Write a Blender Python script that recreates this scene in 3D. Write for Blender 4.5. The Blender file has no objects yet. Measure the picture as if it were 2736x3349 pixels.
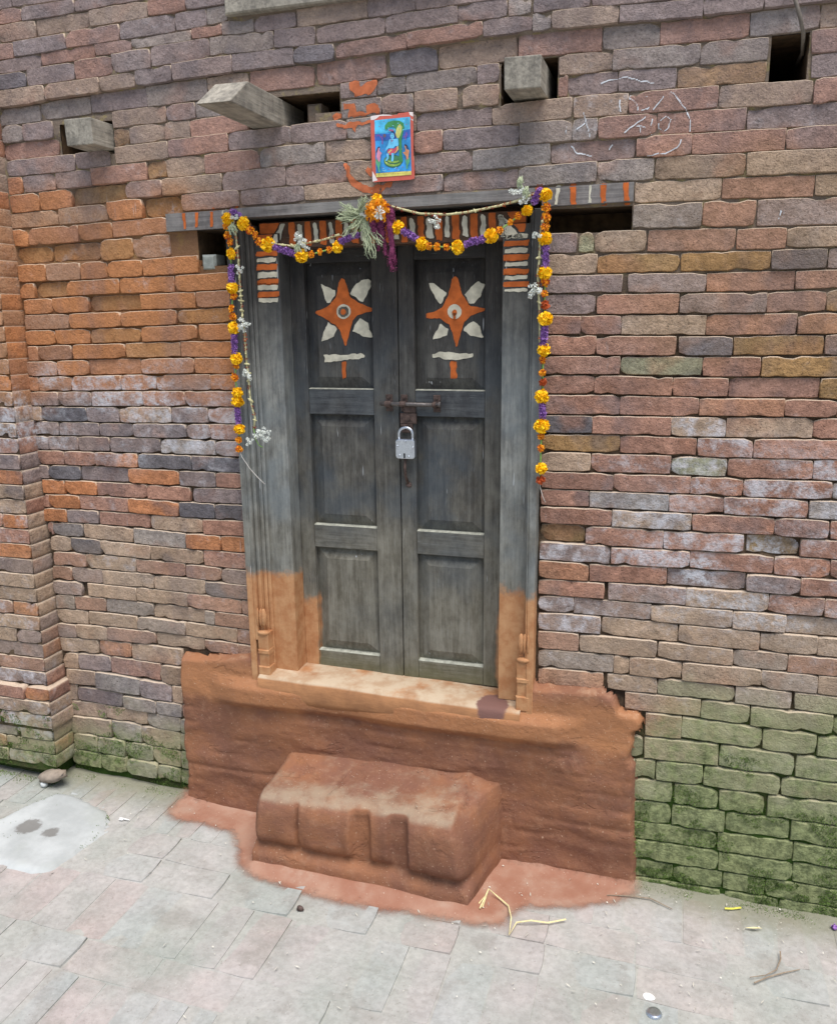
import bpy, bmesh, math, random
from mathutils import Vector, Matrix, noise as mn
from mathutils.bvhtree import BVHTree
R = random.Random(7)
sc = bpy.context.scene
COL = sc.collection

# ------------------------------------------------------------------ camera, sky, sun, exposure
YAW, PITCH, ROLL, FPX = -0.2975859, -0.2267813, -0.0119173, 2758.746
IW, IH = 2736.0, 3349.0
SC_, Z0 = 1.37, 0.2905
CD, CH = 1.6325065 * SC_, (1.45 - Z0) * SC_
cy, sy, cp, sp = math.cos(YAW), math.sin(YAW), math.cos(PITCH), math.sin(PITCH)
fw = Vector((sy * cp, cy * cp, sp)); r0 = Vector((cy, -sy, 0)); u0 = r0.cross(fw)
rt = math.cos(ROLL) * r0 + math.sin(ROLL) * u0
up = -math.sin(ROLL) * r0 + math.cos(ROLL) * u0
cam_d = bpy.data.cameras.new('camera'); cam = bpy.data.objects.new('camera', cam_d); COL.objects.link(cam)
M = Matrix((rt, up, -fw)).transposed().to_4x4(); M.translation = Vector((0, -CD, CH))
cam.matrix_world = M
cam_d.sensor_fit = 'HORIZONTAL'; cam_d.sensor_width = 36; cam_d.lens = 36 * FPX / IW
cam_d.clip_start = 0.02; cam_d.clip_end = 400
sc.camera = cam

world = bpy.data.worlds.new('World'); sc.world = world; world.use_nodes = True
wn = world.node_tree.nodes; wl = world.node_tree.links
sky = wn.new('ShaderNodeTexSky'); sky.sky_type = 'NISHITA'; sky.sun_disc = False
SUN_EL, SUN_DIR = 68, Vector((0.55, -0.75, 0))
sky.sun_elevation = math.radians(SUN_EL); sky.sun_rotation = math.atan2(SUN_DIR.x, SUN_DIR.y)
sky.air_density = 1.0; sky.dust_density = 2.0; sky.ozone_density = 0.6
wl.new(sky.outputs[0], wn['Background'].inputs[0]); wn['Background'].inputs[1].default_value = 0.053
sl = bpy.data.lights.new('sun', 'SUN'); sl.energy = 1.5; sl.angle = math.radians(42); sl.color = (1.0, 0.98, 0.96)
so = bpy.data.objects.new('sun', sl); COL.objects.link(so)
sd = SUN_DIR.normalized() * math.cos(math.radians(SUN_EL)) + Vector((0, 0, math.sin(math.radians(SUN_EL))))
so.rotation_euler = sd.to_track_quat('Z', 'Y').to_euler(); so.location = (1, -2, 5)
sc.view_settings.view_transform = 'Standard'; sc.view_settings.look = 'None'
sc.view_settings.exposure = 1.54; sc.view_settings.gamma = 1.0; sc.view_settings.use_curve_mapping = False

# ------------------------------------------------------------------ measured points -> places on the wall
def ray(px, py):
    return fw + (px - IW / 2) / FPX * rt - (py - IH / 2) / FPX * up
def P(px, py, y=0.0):
    d = ray(px, py); t = (CD + y) / d.y
    return (d.x * t, CH + d.z * t)
def gz(x): return -0.0243 * (x + 0.74)
def G(px, py):
    d = ray(px, py); t = (gz(0) - CH) / (d.z + 0.0243 * d.x)
    return (d.x * t, -CD + d.y * t)
REG = dict(a=(0, 0), b=(900, 0), c=(1736, 0), d=(0, 900), e=(900, 900), f=(1736, 900), g=(0, 1800), h=(1736, 1800))
def rp(k, u, v): return (REG[k][0] + u / 1.736, REG[k][1] + v / 1.736)
def xof(U, z):
    k = (U - IW / 2) / FPX; q = rt - k * fw
    return -(q.y * CD + q.z * (z - CH)) / q.x

# ------------------------------------------------------------------ helpers
def srgb(h):
    h = h.lstrip('#'); o = []
    for i in (0, 2, 4):
        c = int(h[i:i + 2], 16) / 255
        o.append(c / 12.92 if c < 0.04045 else ((c + 0.055) / 1.055) ** 2.4)
    return (*o, 1)
def nz(x, y=0, z=0, s=1.0): return mn.noise(Vector((x * s, y * s, z * s)))
class NT:
    def __init__(self, name):
        self.m = bpy.data.materials.new(name); self.m.use_nodes = True
        self.t = self.m.node_tree; self.t.nodes.clear()
        self.out = self.t.nodes.new('ShaderNodeOutputMaterial')
    def n(self, ty, **k):
        o = self.t.nodes.new(ty)
        for a, b in k.items(): setattr(o, a, b)
        return o
    def s(self, inp, v):
        if v is None: return
        if hasattr(v, 'is_linked') or isinstance(v, bpy.types.NodeSocket): self.t.links.new(v, inp)
        else: inp.default_value = v
    def pos(self): return self.n('ShaderNodeNewGeometry').outputs['Position']
    def nrm(self): return self.n('ShaderNodeNewGeometry').outputs['Normal']
    def vm(self, op, a, b):
        o = self.n('ShaderNodeVectorMath', operation=op); self.s(o.inputs[0], a); self.s(o.inputs[1], b); return o.outputs[0]
    def mt(self, op, a, b=0.0, c=None):
        o = self.n('ShaderNodeMath', operation=op); self.s(o.inputs[0], a); self.s(o.inputs[1], b)
        if c is not None: self.s(o.inputs[2], c)
        return o.outputs[0]
    def noise(self, v, sc, det=3, ro=0.55, dis=0.0):
        o = self.n('ShaderNodeTexNoise'); self.s(o.inputs['Vector'], v); o.inputs['Scale'].default_value = sc
        o.inputs['Detail'].default_value = det; o.inputs['Roughness'].default_value = ro; o.inputs['Distortion'].default_value = dis
        return o.outputs['Fac']
    def voro(self, v, sc):
        o = self.n('ShaderNodeTexVoronoi'); self.s(o.inputs['Vector'], v); o.inputs['Scale'].default_value = sc
        return o.outputs['Distance']
    def rg(self, v, a, b, c=0.0, d=1.0):
        o = self.n('ShaderNodeMapRange'); o.interpolation_type = 'SMOOTHSTEP' if (c, d) == (0.0, 1.0) else 'LINEAR'
        self.s(o.inputs[0], v)
        for i, q in enumerate((a, b, c, d)): self.s(o.inputs[1 + i], q)
        return o.outputs[0]
    def mix(self, f, a, b, mode='MIX'):
        o = self.n('ShaderNodeMix', data_type='RGBA', blend_type=mode); self.s(o.inputs[0], f)
        self.s(o.inputs[6], a); self.s(o.inputs[7], b); return o.outputs[2]
    def sep(self, v):
        o = self.n('ShaderNodeSeparateXYZ'); self.s(o.inputs[0], v); return o.outputs
    def scl(self, v, x, y, z): return self.vm('MULTIPLY', v, (x, y, z))
    def bump(self, h, st=0.5, di=0.003, nor=None):
        o = self.n('ShaderNodeBump'); o.inputs['Strength'].default_value = st; o.inputs['Distance'].default_value = di
        self.s(o.inputs['Height'], h)
        if nor is not None: self.s(o.inputs['Normal'], nor)
        return o.outputs[0]
    def bsdf(self, col, rough=0.9, nor=None, metal=0.0, spec=0.3, alpha=None):
        o = self.n('ShaderNodeBsdfPrincipled'); self.s(o.inputs['Base Color'], col); self.s(o.inputs['Roughness'], rough)
        o.inputs['Metallic'].default_value = metal; o.inputs['Specular IOR Level'].default_value = spec
        if nor is not None: self.s(o.inputs['Normal'], nor)
        if alpha is not None: self.s(o.inputs['Alpha'], alpha)
        self.t.links.new(o.outputs[0], self.out.inputs[0]); return self.m

def moss_nodes(k, pos, sx, amt=1.0):
    """moss and damp algae near the foot of the wall; right of the door it climbs higher"""
    n = k.noise(pos, 5, 4, 0.6); n2 = k.noise(pos, 34, 4, 0.65)
    right = k.rg(sx[0], -0.2, 0.05)
    lim = k.mt('ADD', k.mt('MULTIPLY', right, 0.33), 0.28)
    h = k.mt('SUBTRACT', lim, sx[2])                                    # metres below the line
    olive = k.rg(k.mt('ADD', h, k.mt('MULTIPLY', k.mt('SUBTRACT', n, 0.5), 0.45)), -0.05, 0.14)
    g = k.rg(k.mt('ADD', k.mt('MULTIPLY', h, 2.4), k.mt('ADD', k.mt('MULTIPLY', n, 2.0), k.mt('MULTIPLY', n2, 1.4))), 1.95, 2.5)
    gate = k.rg(sx[2], 0.75, 0.5)
    return olive, k.mt('MULTIPLY', g, gate)

def brick_material(name, attr):
    k = NT(name); pos = k.pos(); sx = k.sep(pos)
    if attr:
        a = k.n('ShaderNodeAttribute', attribute_name='bcol'); base, al = a.outputs['Color'], a.outputs['Alpha']
        rnd = k.n('ShaderNodeAttribute', attribute_name='brnd').outputs['Fac']
    else:
        a = k.n('ShaderNodeObjectInfo'); base, al, rnd = a.outputs['Color'], a.outputs['Alpha'], a.outputs['Random']
    off = k.n('ShaderNodeCombineXYZ'); k.s(off.inputs[0], k.mt('MULTIPLY', rnd, 37)); k.s(off.inputs[1], k.mt('MULTIPLY', rnd, 11)); k.s(off.inputs[2], k.mt('MULTIPLY', rnd, 53))
    p2 = k.vm('ADD', pos, off.outputs[0])
    c = k.mix(k.rg(k.noise(p2, 12, 4, .6), .3, .7), k.mix(1.0, base, (.80, .78, .78, 1), 'MULTIPLY'), k.mix(1.0, base, (1.15, 1.12, 1.09, 1), 'MULTIPLY'))
    c = k.mix(k.mt('MULTIPLY', k.rg(k.noise(k.vm('ADD', p2, (3, 1, 7)), 7, 3), .55, .7), .4), c, srgb('#a9765a'))
    c = k.mix(k.mt('MULTIPLY', k.rg(k.noise(k.vm('ADD', p2, (9, 4, 2)), 6, 3, .5), .57, .68), .45), c, srgb('#6a666a'))
    c = k.mix(k.mt('MULTIPLY', k.rg(k.noise(pos, 3.2, 4, .6), .5, .68), .18), c, srgb('#a3a0a0'))          # grime film over neighbouring bricks
    c = k.mix(k.rg(k.noise(k.scl(pos, 1, 1, 1.5), 42, 6, .7), .34, .68), k.mix(1.0, c, (.78, .77, .76, 1), 'MULTIPLY'), k.mix(1.0, c, (1.18, 1.18, 1.18, 1), 'MULTIPLY'))
    c = k.mix(k.mt('MULTIPLY', k.rg(k.noise(pos, 210, 2), .60, .70), .6), c, srgb('#3b2f2a'))
    def band(v, a, b, c_, d_): return k.mt('MULTIPLY', k.rg(v, a, b), k.rg(v, d_, c_))
    zw = k.mt('ADD', sx[2], k.mt('MULTIPLY', k.mt('SUBTRACT', k.noise(pos, 2.6, 4, .6), .5), .5)); xw = k.mt('ADD', sx[0], k.mt('MULTIPLY', k.mt('SUBTRACT', k.noise(k.vm('ADD', pos, (7, 0, 0)), 2.6, 4, .6), .5), .5))
    c = k.mix(k.mt('MULTIPLY', k.mt('MULTIPLY', band(zw, 1.28, 1.42, 1.86, 2.02), k.rg(xw, -1.0, -1.3)), .58), c, srgb('#b57c50'))
    c = k.mix(k.mt('MULTIPLY', k.rg(zw, 1.85, 2.1), .32), c, srgb('#8c7e7e'))
    c = k.mix(k.mt('MULTIPLY', k.mt('MULTIPLY', band(zw, 1.4, 1.55, 1.85, 2.0), k.rg(xw, -.2, 0)), .22), c, srgb('#a3835c'))
    c = k.mix(k.mt('MULTIPLY', band(zw, .4, .55, .78, .95), .3), c, srgb('#aa937a'))
    c = k.mix(k.mt('MULTIPLY', k.rg(k.noise(k.scl(pos, 5, 5, 1.6), 1.0, 4, .6), .52, .68), .38), c, srgb('#6d6264'))
    c = k.mix(k.rg(k.noise(pos, 150, 3, .6), .36, .64), k.mix(1.0, c, (.91, .91, .90, 1), 'MULTIPLY'), k.mix(1.0, c, (1.08, 1.08, 1.08, 1), 'MULTIPLY'))
    c = k.mix(k.mt('MULTIPLY', k.rg(k.noise(k.scl(pos, 1, 1, 2.2), 46, 5, .75), .64, .74), .4), c, srgb('#5a4a40'))
    # salt bloom
    w = k.mt('MULTIPLY', k.rg(k.mt('ADD', k.noise(pos, 22, 6, .72), k.mt('MULTIPLY', al, .26)), .60, .84), k.mt('MINIMUM', k.mt('MULTIPLY', al, 1.2), .85))
    c = k.mix(w, c, srgb('#c6c3c6'))
    zr = k.mt('MULTIPLY', k.mt('MULTIPLY', k.rg(sx[2], .66, .90), k.rg(sx[2], 1.34, 1.12)), k.rg(sx[0], -.25, .1)); zl = k.mt('MULTIPLY', k.mt('MULTIPLY', k.rg(sx[2], 1.12, 1.22), k.rg(sx[2], 1.5, 1.38)), k.rg(sx[0], -1.2, -1.35))
    sm = k.mt('MULTIPLY', k.mt('MAXIMUM', zr, zl), k.mt('MULTIPLY', k.rg(k.noise(k.vm('ADD', k.scl(pos, 1, 1, 1.6), (2, 0, 5)), 4.5, 6, .65), .46, .62), k.rg(k.noise(pos, 48, 5, .75), .38, .60)))
    c = k.mix(k.mt('MULTIPLY', sm, .72), c, srgb('#cfd2d8'))
    st = k.mt('MULTIPLY', k.rg(k.noise(k.scl(pos, 60, 60, 5), 1.0, 3, .6), .66, .8), k.rg(k.noise(pos, 4, 2), .5, .62))
    c = k.mix(k.mt('MULTIPLY', st, .45), c, srgb('#c8c8cc'))
    # dust on the upward edges, paled further to paint in light from above
    nzz = k.sep(k.nrm())[2]
    c = k.mix(k.mt('MULTIPLY', k.rg(nzz, .2, .7), .8), c, srgb('#ccb9a2'))
    olive, g = moss_nodes(k, pos, sx)
    c = k.mix(k.mt('MULTIPLY', olive, .62), c, k.mix(k.rg(k.noise(pos, 13, 4, .65), .35, .65), srgb('#8a8c66'), srgb('#a0a17c')))
    c = k.mix(k.mt('MULTIPLY', g, .82), c, k.mix(k.rg(k.noise(pos, 38, 6, .75), .34, .66), srgb('#4a5634'), srgb('#949c6c')))
    h = k.mt('ADD', k.mt('MULTIPLY', k.noise(pos, 70, 6, .7), 1.0), k.mt('MULTIPLY', k.noise(p2, 18, 3, .6), 1.6))
    h = k.mt('ADD', h, k.mt('MULTIPLY', k.noise(pos, 260, 3, .6), .5)); h = k.mt('ADD', h, k.mt('MULTIPLY', k.rg(k.noise(k.scl(pos, 1, 1, 2.2), 46, 5, .75), .64, .72), -.5))
    h = k.mt('ADD', h, k.mt('MULTIPLY', k.rg(k.voro(k.vm('ADD', p2, k.scl(p2, 0, 0, .6)), 38), .05, .16), .22))
    return k.bsdf(c, .94, k.bump(h, .95, .006), spec=.2)

def mortar_material():
    k = NT('mud_mortar'); pos = k.pos(); sx = k.sep(pos)
    c = k.mix(k.rg(k.noise(pos, 25, 4), .3, .7), srgb('#3a3029'), srgb('#6d5c4a'))
    hi = k.rg(sx[2], 1.45, 1.95)
    c = k.mix(k.mt('MULTIPLY', hi, .75), c, srgb('#8f8072'))
    c = k.mix(k.mt('MULTIPLY', k.mt('MULTIPLY', hi, k.rg(k.noise(pos, 34, 4, .6), .52, .66)), .55), c, srgb('#a89a62'))
    c = k.mix(k.mt('MULTIPLY', k.mt('MULTIPLY', k.mt('MULTIPLY', k.rg(sx[2], 1.3, 1.45), k.rg(sx[2], 2.0, 1.9)), k.rg(sx[0], -1.1, -1.3)), .6), c, srgb('#8d5f38'))
    olive, g = moss_nodes(k, pos, sx)
    c = k.mix(k.mt('MULTIPLY', olive, .6), c, srgb('#4c5530')); c = k.mix(g, c, srgb('#3b5222'))
    return k.bsdf(c, .97, k.bump(k.noise(pos, 90, 6, .75), .9, .008), spec=.1)

def wood_material(name, dark, mid, lite, ax='z', paint=None, grad=True, wear=.5):
    k = NT(name); pos = k.pos(); sx = k.sep(pos)
    v = k.scl(pos, 60, 60, 3.5) if ax == 'z' else (k.scl(pos, 3.5, 60, 60) if ax == 'x' else k.scl(pos, 60, 3.5, 60))
    gr = k.mt('ADD', k.mt('MULTIPLY', k.noise(v, 1.6, 5, .65, .4), .42), k.mt('MULTIPLY', k.noise(k.scl(pos, 1, 1, .6), 21, 6, .72), .58)); big = k.noise(pos, 4.5, 4, .6)
    c = k.mix(k.rg(gr, .33, .67), srgb(dark), srgb(mid))
    c = k.mix(k.mt('MULTIPLY', k.rg(big, .42, .62), wear), c, srgb(lite))
    if grad:
        lo = k.rg(k.mt('ADD', sx[2], k.mt('MULTIPLY', big, .9)), 1.75, 1.05)
        c = k.mix(k.mt('MULTIPLY', lo, .9), c, k.mix(k.rg(gr, .33, .67), srgb('#5c574a'), srgb('#868275')))
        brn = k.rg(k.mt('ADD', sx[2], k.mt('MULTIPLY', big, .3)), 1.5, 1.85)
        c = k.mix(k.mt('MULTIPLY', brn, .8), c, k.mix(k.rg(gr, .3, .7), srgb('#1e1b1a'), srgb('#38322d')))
        grn = k.rg(k.mt('ADD', sx[2], k.mt('MULTIPLY', big, .15)), .68, .55)
        c = k.mix(k.mt('MULTIPLY', grn, .6), c, srgb('#62603a'))
    c = k.mix(k.mt('MULTIPLY', k.rg(k.noise(v, 5, 3, .7), .62, .75), .22), c, srgb('#a7adae'))
    c = k.mix(k.mt('MULTIPLY', k.rg(k.noise(v, 3, 4, .7), .36, .26), .4), c, srgb('#1b1917'))
    drip = k.mt('MULTIPLY', k.rg(k.noise(k.scl(pos, 120, 120, 9), 1.0, 1), .735, .775), k.rg(k.noise(pos, 6, 1), .42, .52))
    c = k.mix(k.mt('MULTIPLY', drip, .7 if ax == 'z' else 0), c, srgb('#b9bcbd'))
    if paint:
        zl, xa, xb = paint            # red clay wash below zl ; between xa and xb the line drops away
        ed = k.mt('ADD', zl, k.mt('MULTIPLY', k.mt('SUBTRACT', k.noise(pos, 18, 4, .7), .5), .10))
        f = k.rg(k.mt('SUBTRACT', ed, sx[2]), -.016, .022)
        if xa is not None:
            q = k.noise(pos, 9, 4, .6)
            e1 = k.mt('ADD', xa, k.mt('MULTIPLY', k.mt('SUBTRACT', q, .5), .05)); e2 = k.mt('ADD', xb, k.mt('MULTIPLY', k.mt('SUBTRACT', q, .5), .05))
            side = k.mt('MAXIMUM', k.rg(k.mt('SUBTRACT', e1, sx[0]), -.003, .012), k.rg(k.mt('SUBTRACT', sx[0], e2), -.003, .012))
            f = k.mt('MULTIPLY', f, side)
        c = k.mix(f, c, k.mix(k.rg(k.noise(pos, 26, 5, .65), .3, .7), srgb('#a5714a'), srgb('#bb8f66')))
    h = k.mt('ADD', k.noise(v, 2.2, 5, .7), k.mt('MULTIPLY', k.noise(pos, 120, 3), .3))
    return k.bsdf(c, .8, k.bump(h, .55, .003), spec=.3)

def clay_material(name, worn=False):
    k = NT(name); pos = k.pos(); sx = k.sep(pos); nn = k.sep(k.nrm())[2]
    a = k.noise(pos, 5, 5, .6); b = k.noise(k.scl(pos, 1, 1, 1.5), 9, 5, .6)
    c = k.mix(k.rg(a, .35, .65), srgb('#7c5643'), srgb('#99694a'))
    c = k.mix(k.mt('MULTIPLY', k.rg(b, .45, .68), .5), c, srgb('#7d584b'))
    c = k.mix(k.mt('MULTIPLY', k.rg(k.noise(k.vm('ADD', pos, (5, 5, 5)), 30, 5, .7), .5, .75), .45), c, srgb('#ac876c'))
    zc = k.mt('ADD', sx[2], k.mt('MULTIPLY', k.mt('SUBTRACT', k.noise(pos, 5, 4, .6), .5), .10)); c = k.mix(k.mt('MULTIPLY', k.mt('MULTIPLY', k.rg(zc, .375, .425), k.rg(zc, .56, .50)), .55), c, srgb('#b07b52')); c = k.mix(k.mt('MULTIPLY', k.rg(sx[2], .40, .33), .28), c, srgb('#75503f'))
    if worn:
        c = k.mix(k.mt('MULTIPLY', k.mt('MULTIPLY', k.mt('MULTIPLY', k.rg(sx[2], .12, .17), k.rg(nn, .55, .9)), k.rg(k.mt('ADD', k.noise(pos, 13, 5, .65), k.rg(sx[1], -.08, -.22, -.12, .20)), .42, .80)), .62), c, srgb('#a39680'))
    else:
        c = k.mix(k.mt('MULTIPLY', k.mt('MULTIPLY', k.rg(nn, .55, .9), k.rg(k.noise(pos, 12, 5, .65), .5, .7)), .5), c, srgb('#c4a283'))
    c = k.mix(k.mt('MULTIPLY', k.rg(k.noise(pos, 180, 2), .66, .74), .5), c, srgb('#d3b79c'))
    h = k.mt('MULTIPLY', k.rg(k.noise(k.scl(pos, 1, 1, 1.8), 8, 6, .7, .6), .60, .66), -.55)
    h = k.mt('ADD', h, k.mt('MULTIPLY', k.noise(k.scl(pos, 1, 1, 1.3), 11, 6, .62), 1.5)); h = k.mt('ADD', h, k.mt('MULTIPLY', k.noise(pos, 95, 5, .75), .6))
    return k.bsdf(c, .85, k.bump(h, .7, .006), spec=.2)

def flat_mat(name, col, var=.25, sc_=80, rough=.85, metal=0.0, bst=.3, spec=.3):
    k = NT(name); pos = k.pos(); c0 = srgb(col)
    a = tuple(q * (1 - var) for q in c0[:3]) + (1,); b = tuple(min(1, q * (1 + var)) for q in c0[:3]) + (1,)
    n = k.noise(pos, sc_, 4, .6)
    return k.bsdf(k.mix(k.rg(n, .3, .7), a, b), rough, k.bump(n, bst, .002), metal, spec)

def paint_mat(name, col, holes=.30):
    """a thin coat of paint; it has worn off the high grain"""
    k = NT(name); pos = k.pos(); c0 = srgb(col)
    n = k.noise(pos, 55, 5, .7)
    a = k.n('ShaderNodeAttribute', attribute_name='edge').outputs['Fac']
    c = k.mix(k.rg(k.noise(pos, 40, 4), .3, .7), tuple(q * .78 for q in c0[:3]) + (1,), tuple(min(1, q * 1.15) for q in c0[:3]) + (1,))
    al = k.rg(k.mt('ADD', k.mt('MULTIPLY', a, .9), k.mt('MULTIPLY', n, .7)), .52 + holes * .5, .60 + holes * .5)
    return k.bsdf(c, .85, k.bump(k.noise(pos, 150, 4), .4, .002), alpha=al, spec=.25)

def sill_material():
    k = NT('worn_sill'); pos = k.pos(); nn = k.sep(k.nrm())[2]; n = k.noise(pos, 14, 5, .65)
    c = k.mix(k.rg(n, .3, .7), srgb('#946a4a'), srgb('#ac7c55'))
    top = k.rg(nn, .35, .8)
    c = k.mix(k.mt('MULTIPLY', top, k.rg(k.noise(pos, 8, 5, .6), .30, .5)), c, k.mix(k.rg(n, .35, .6), srgb('#a68a6e'), srgb('#b7a48b')))
    dd = k.n('ShaderNodeVectorMath', operation='DISTANCE'); k.s(dd.inputs[0], k.scl(pos, 1, .8, .8)); dd.inputs[1].default_value = (-.462, -.02, .394)
    c = k.mix(k.rg(k.mt('ADD', dd.outputs['Value'], k.mt('MULTIPLY', k.noise(pos, 28, 4, .6), .03)), .066, .056), c, srgb('#73544c'))
    return k.bsdf(c, .85, k.bump(k.noise(k.scl(pos, .3, 1, 1), 60, 5, .7), .5, .004), spec=.2)
MT = dict(sill=sill_material(), brick=brick_material('fired_brick', False), brick_far=brick_material('fired_brick_joined', True), mortar=mortar_material(), mudskin=flat_mat('dry_mud', '#9c8570', .22, 22, .95, 0, .9), shade_mud=flat_mat('hole_shade_mud', '#54422f', .4, 40, .95),
    door=wood_material('door_wood', '#343231', '#5b5a55', '#465058', paint=(.74, -1.035, -.475)),
    rail=wood_material('door_rail_wood', '#333437', '#56595a', '#4a5257', ax='x', paint=(.74, -1.035, -.475)),
    jamb=wood_material('jamb_wood', '#5c5d5b', '#94958f', '#6d767a', paint=(.835, None, None)),
    lintel=wood_material('lintel_wood', '#5a5654', '#8c8682', '#84837f', ax='x', grad=False),
    beam=wood_material('beam_wood', '#67625a', '#b0a899', '#8f897d', ax='y', grad=False, wear=.3),
    header=wood_material('header_wood', '#3a2a20', '#5a4333', '#4a3a2f', ax='x', grad=False),
    clay=clay_material('red_clay_wash'), step=clay_material('red_clay_worn', True),
    orange=paint_mat('orange_paint', '#b9602d'), white=paint_mat('white_paint', '#c6c0ac', .5), chalk=paint_mat('chalk', '#cdd0d4', .58),
    wash=paint_mat('dull_orange_paint', '#bb6a45', .06),
    steel=flat_mat('steel', '#c3c8cf', .1, 200, .32, .9, .1, .5), dsteel=flat_mat('dull_steel', '#8d9298', .2, 90, .4, .8, .2, .5),
    rust=flat_mat('rusty_iron', '#594a44', .35, 90, .7, .4, .4), dark_rod=flat_mat('dark_iron', '#6b6562', .35, 60, .5, .6, .4, .4), black=flat_mat('black_hole', '#0a0a0a', .1),
    yellow=flat_mat('marigold_yellow', '#ffc412', .15, 120, .6), orangef=flat_mat('marigold_orange', '#f09a16', .22, 120, .6),
    brownf=flat_mat('marigold_rust', '#a8481c', .3, 160, .7), purple=flat_mat('purple_petals', '#8f66a6', .35, 160, .7),
    whitef=flat_mat('white_petals', '#dfe2da', .15, 160, .7), pale=flat_mat('pale_stem', '#bdb78c', .2, 120, .8),
    green=flat_mat('green_stem', '#86ad58', .25, 120, .7), sage=flat_mat('sage_herb', '#a6ae8e', .25, 200, .9),
    magenta=flat_mat('amaranth', '#6f3050', .3, 160, .9), thread=flat_mat('thread', '#d5cfc6', .1), redp=flat_mat('dry_red_petals', '#7c2f22', .3, 150, .9),
    cable=flat_mat('cable_sheath', '#6d655c', .2, 60, .7), straw=flat_mat('straw', '#dccf9c', .15, 120, .8), paper=flat_mat('white_scrap', '#e6e6e2', .06, 60, .8),
    concrete=flat_mat('pale_concrete', '#b3b6b4', .14, 30, .9, 0, .5), twig=flat_mat('dry_twig', '#8d7d6b', .2, 90, .9),
    moss=flat_mat('moss_blades', '#62783a', .5, 40, .9))

def put(name, me, mat, parent=None, loc=(0, 0, 0)):
    o = bpy.data.objects.new(name, me); COL.objects.link(o); o.location = loc
    if mat is not None and not me.materials: me.materials.append(mat)
    if parent is not None:
        o.parent = parent
        # parents are Empties or unrotated meshes: keep world coordinates
        w = Vector((0, 0, 0)); q = parent
        while q: w += q.location; q = q.parent
        o.location = Vector(loc) - w
    return o
def thing(name, label, cat, loc, group=None):
    o = bpy.data.objects.new(name, None); COL.objects.link(o); o.location = loc; o.empty_display_size = .05
    o['label'] = label; o['category'] = cat
    if group: o['group'] = group
    return o
def tag(o, label, cat, group=None, kind=None):
    if label: o['label'] = label
    if cat: o['category'] = cat
    if group: o['group'] = group
    if kind: o['kind'] = kind
    return o
def mesh(name, vs, fs, smooth=False):
    me = bpy.data.meshes.new(name); me.from_pydata(vs, [], fs); me.update()
    if smooth: me.shade_smooth()
    return me
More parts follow.
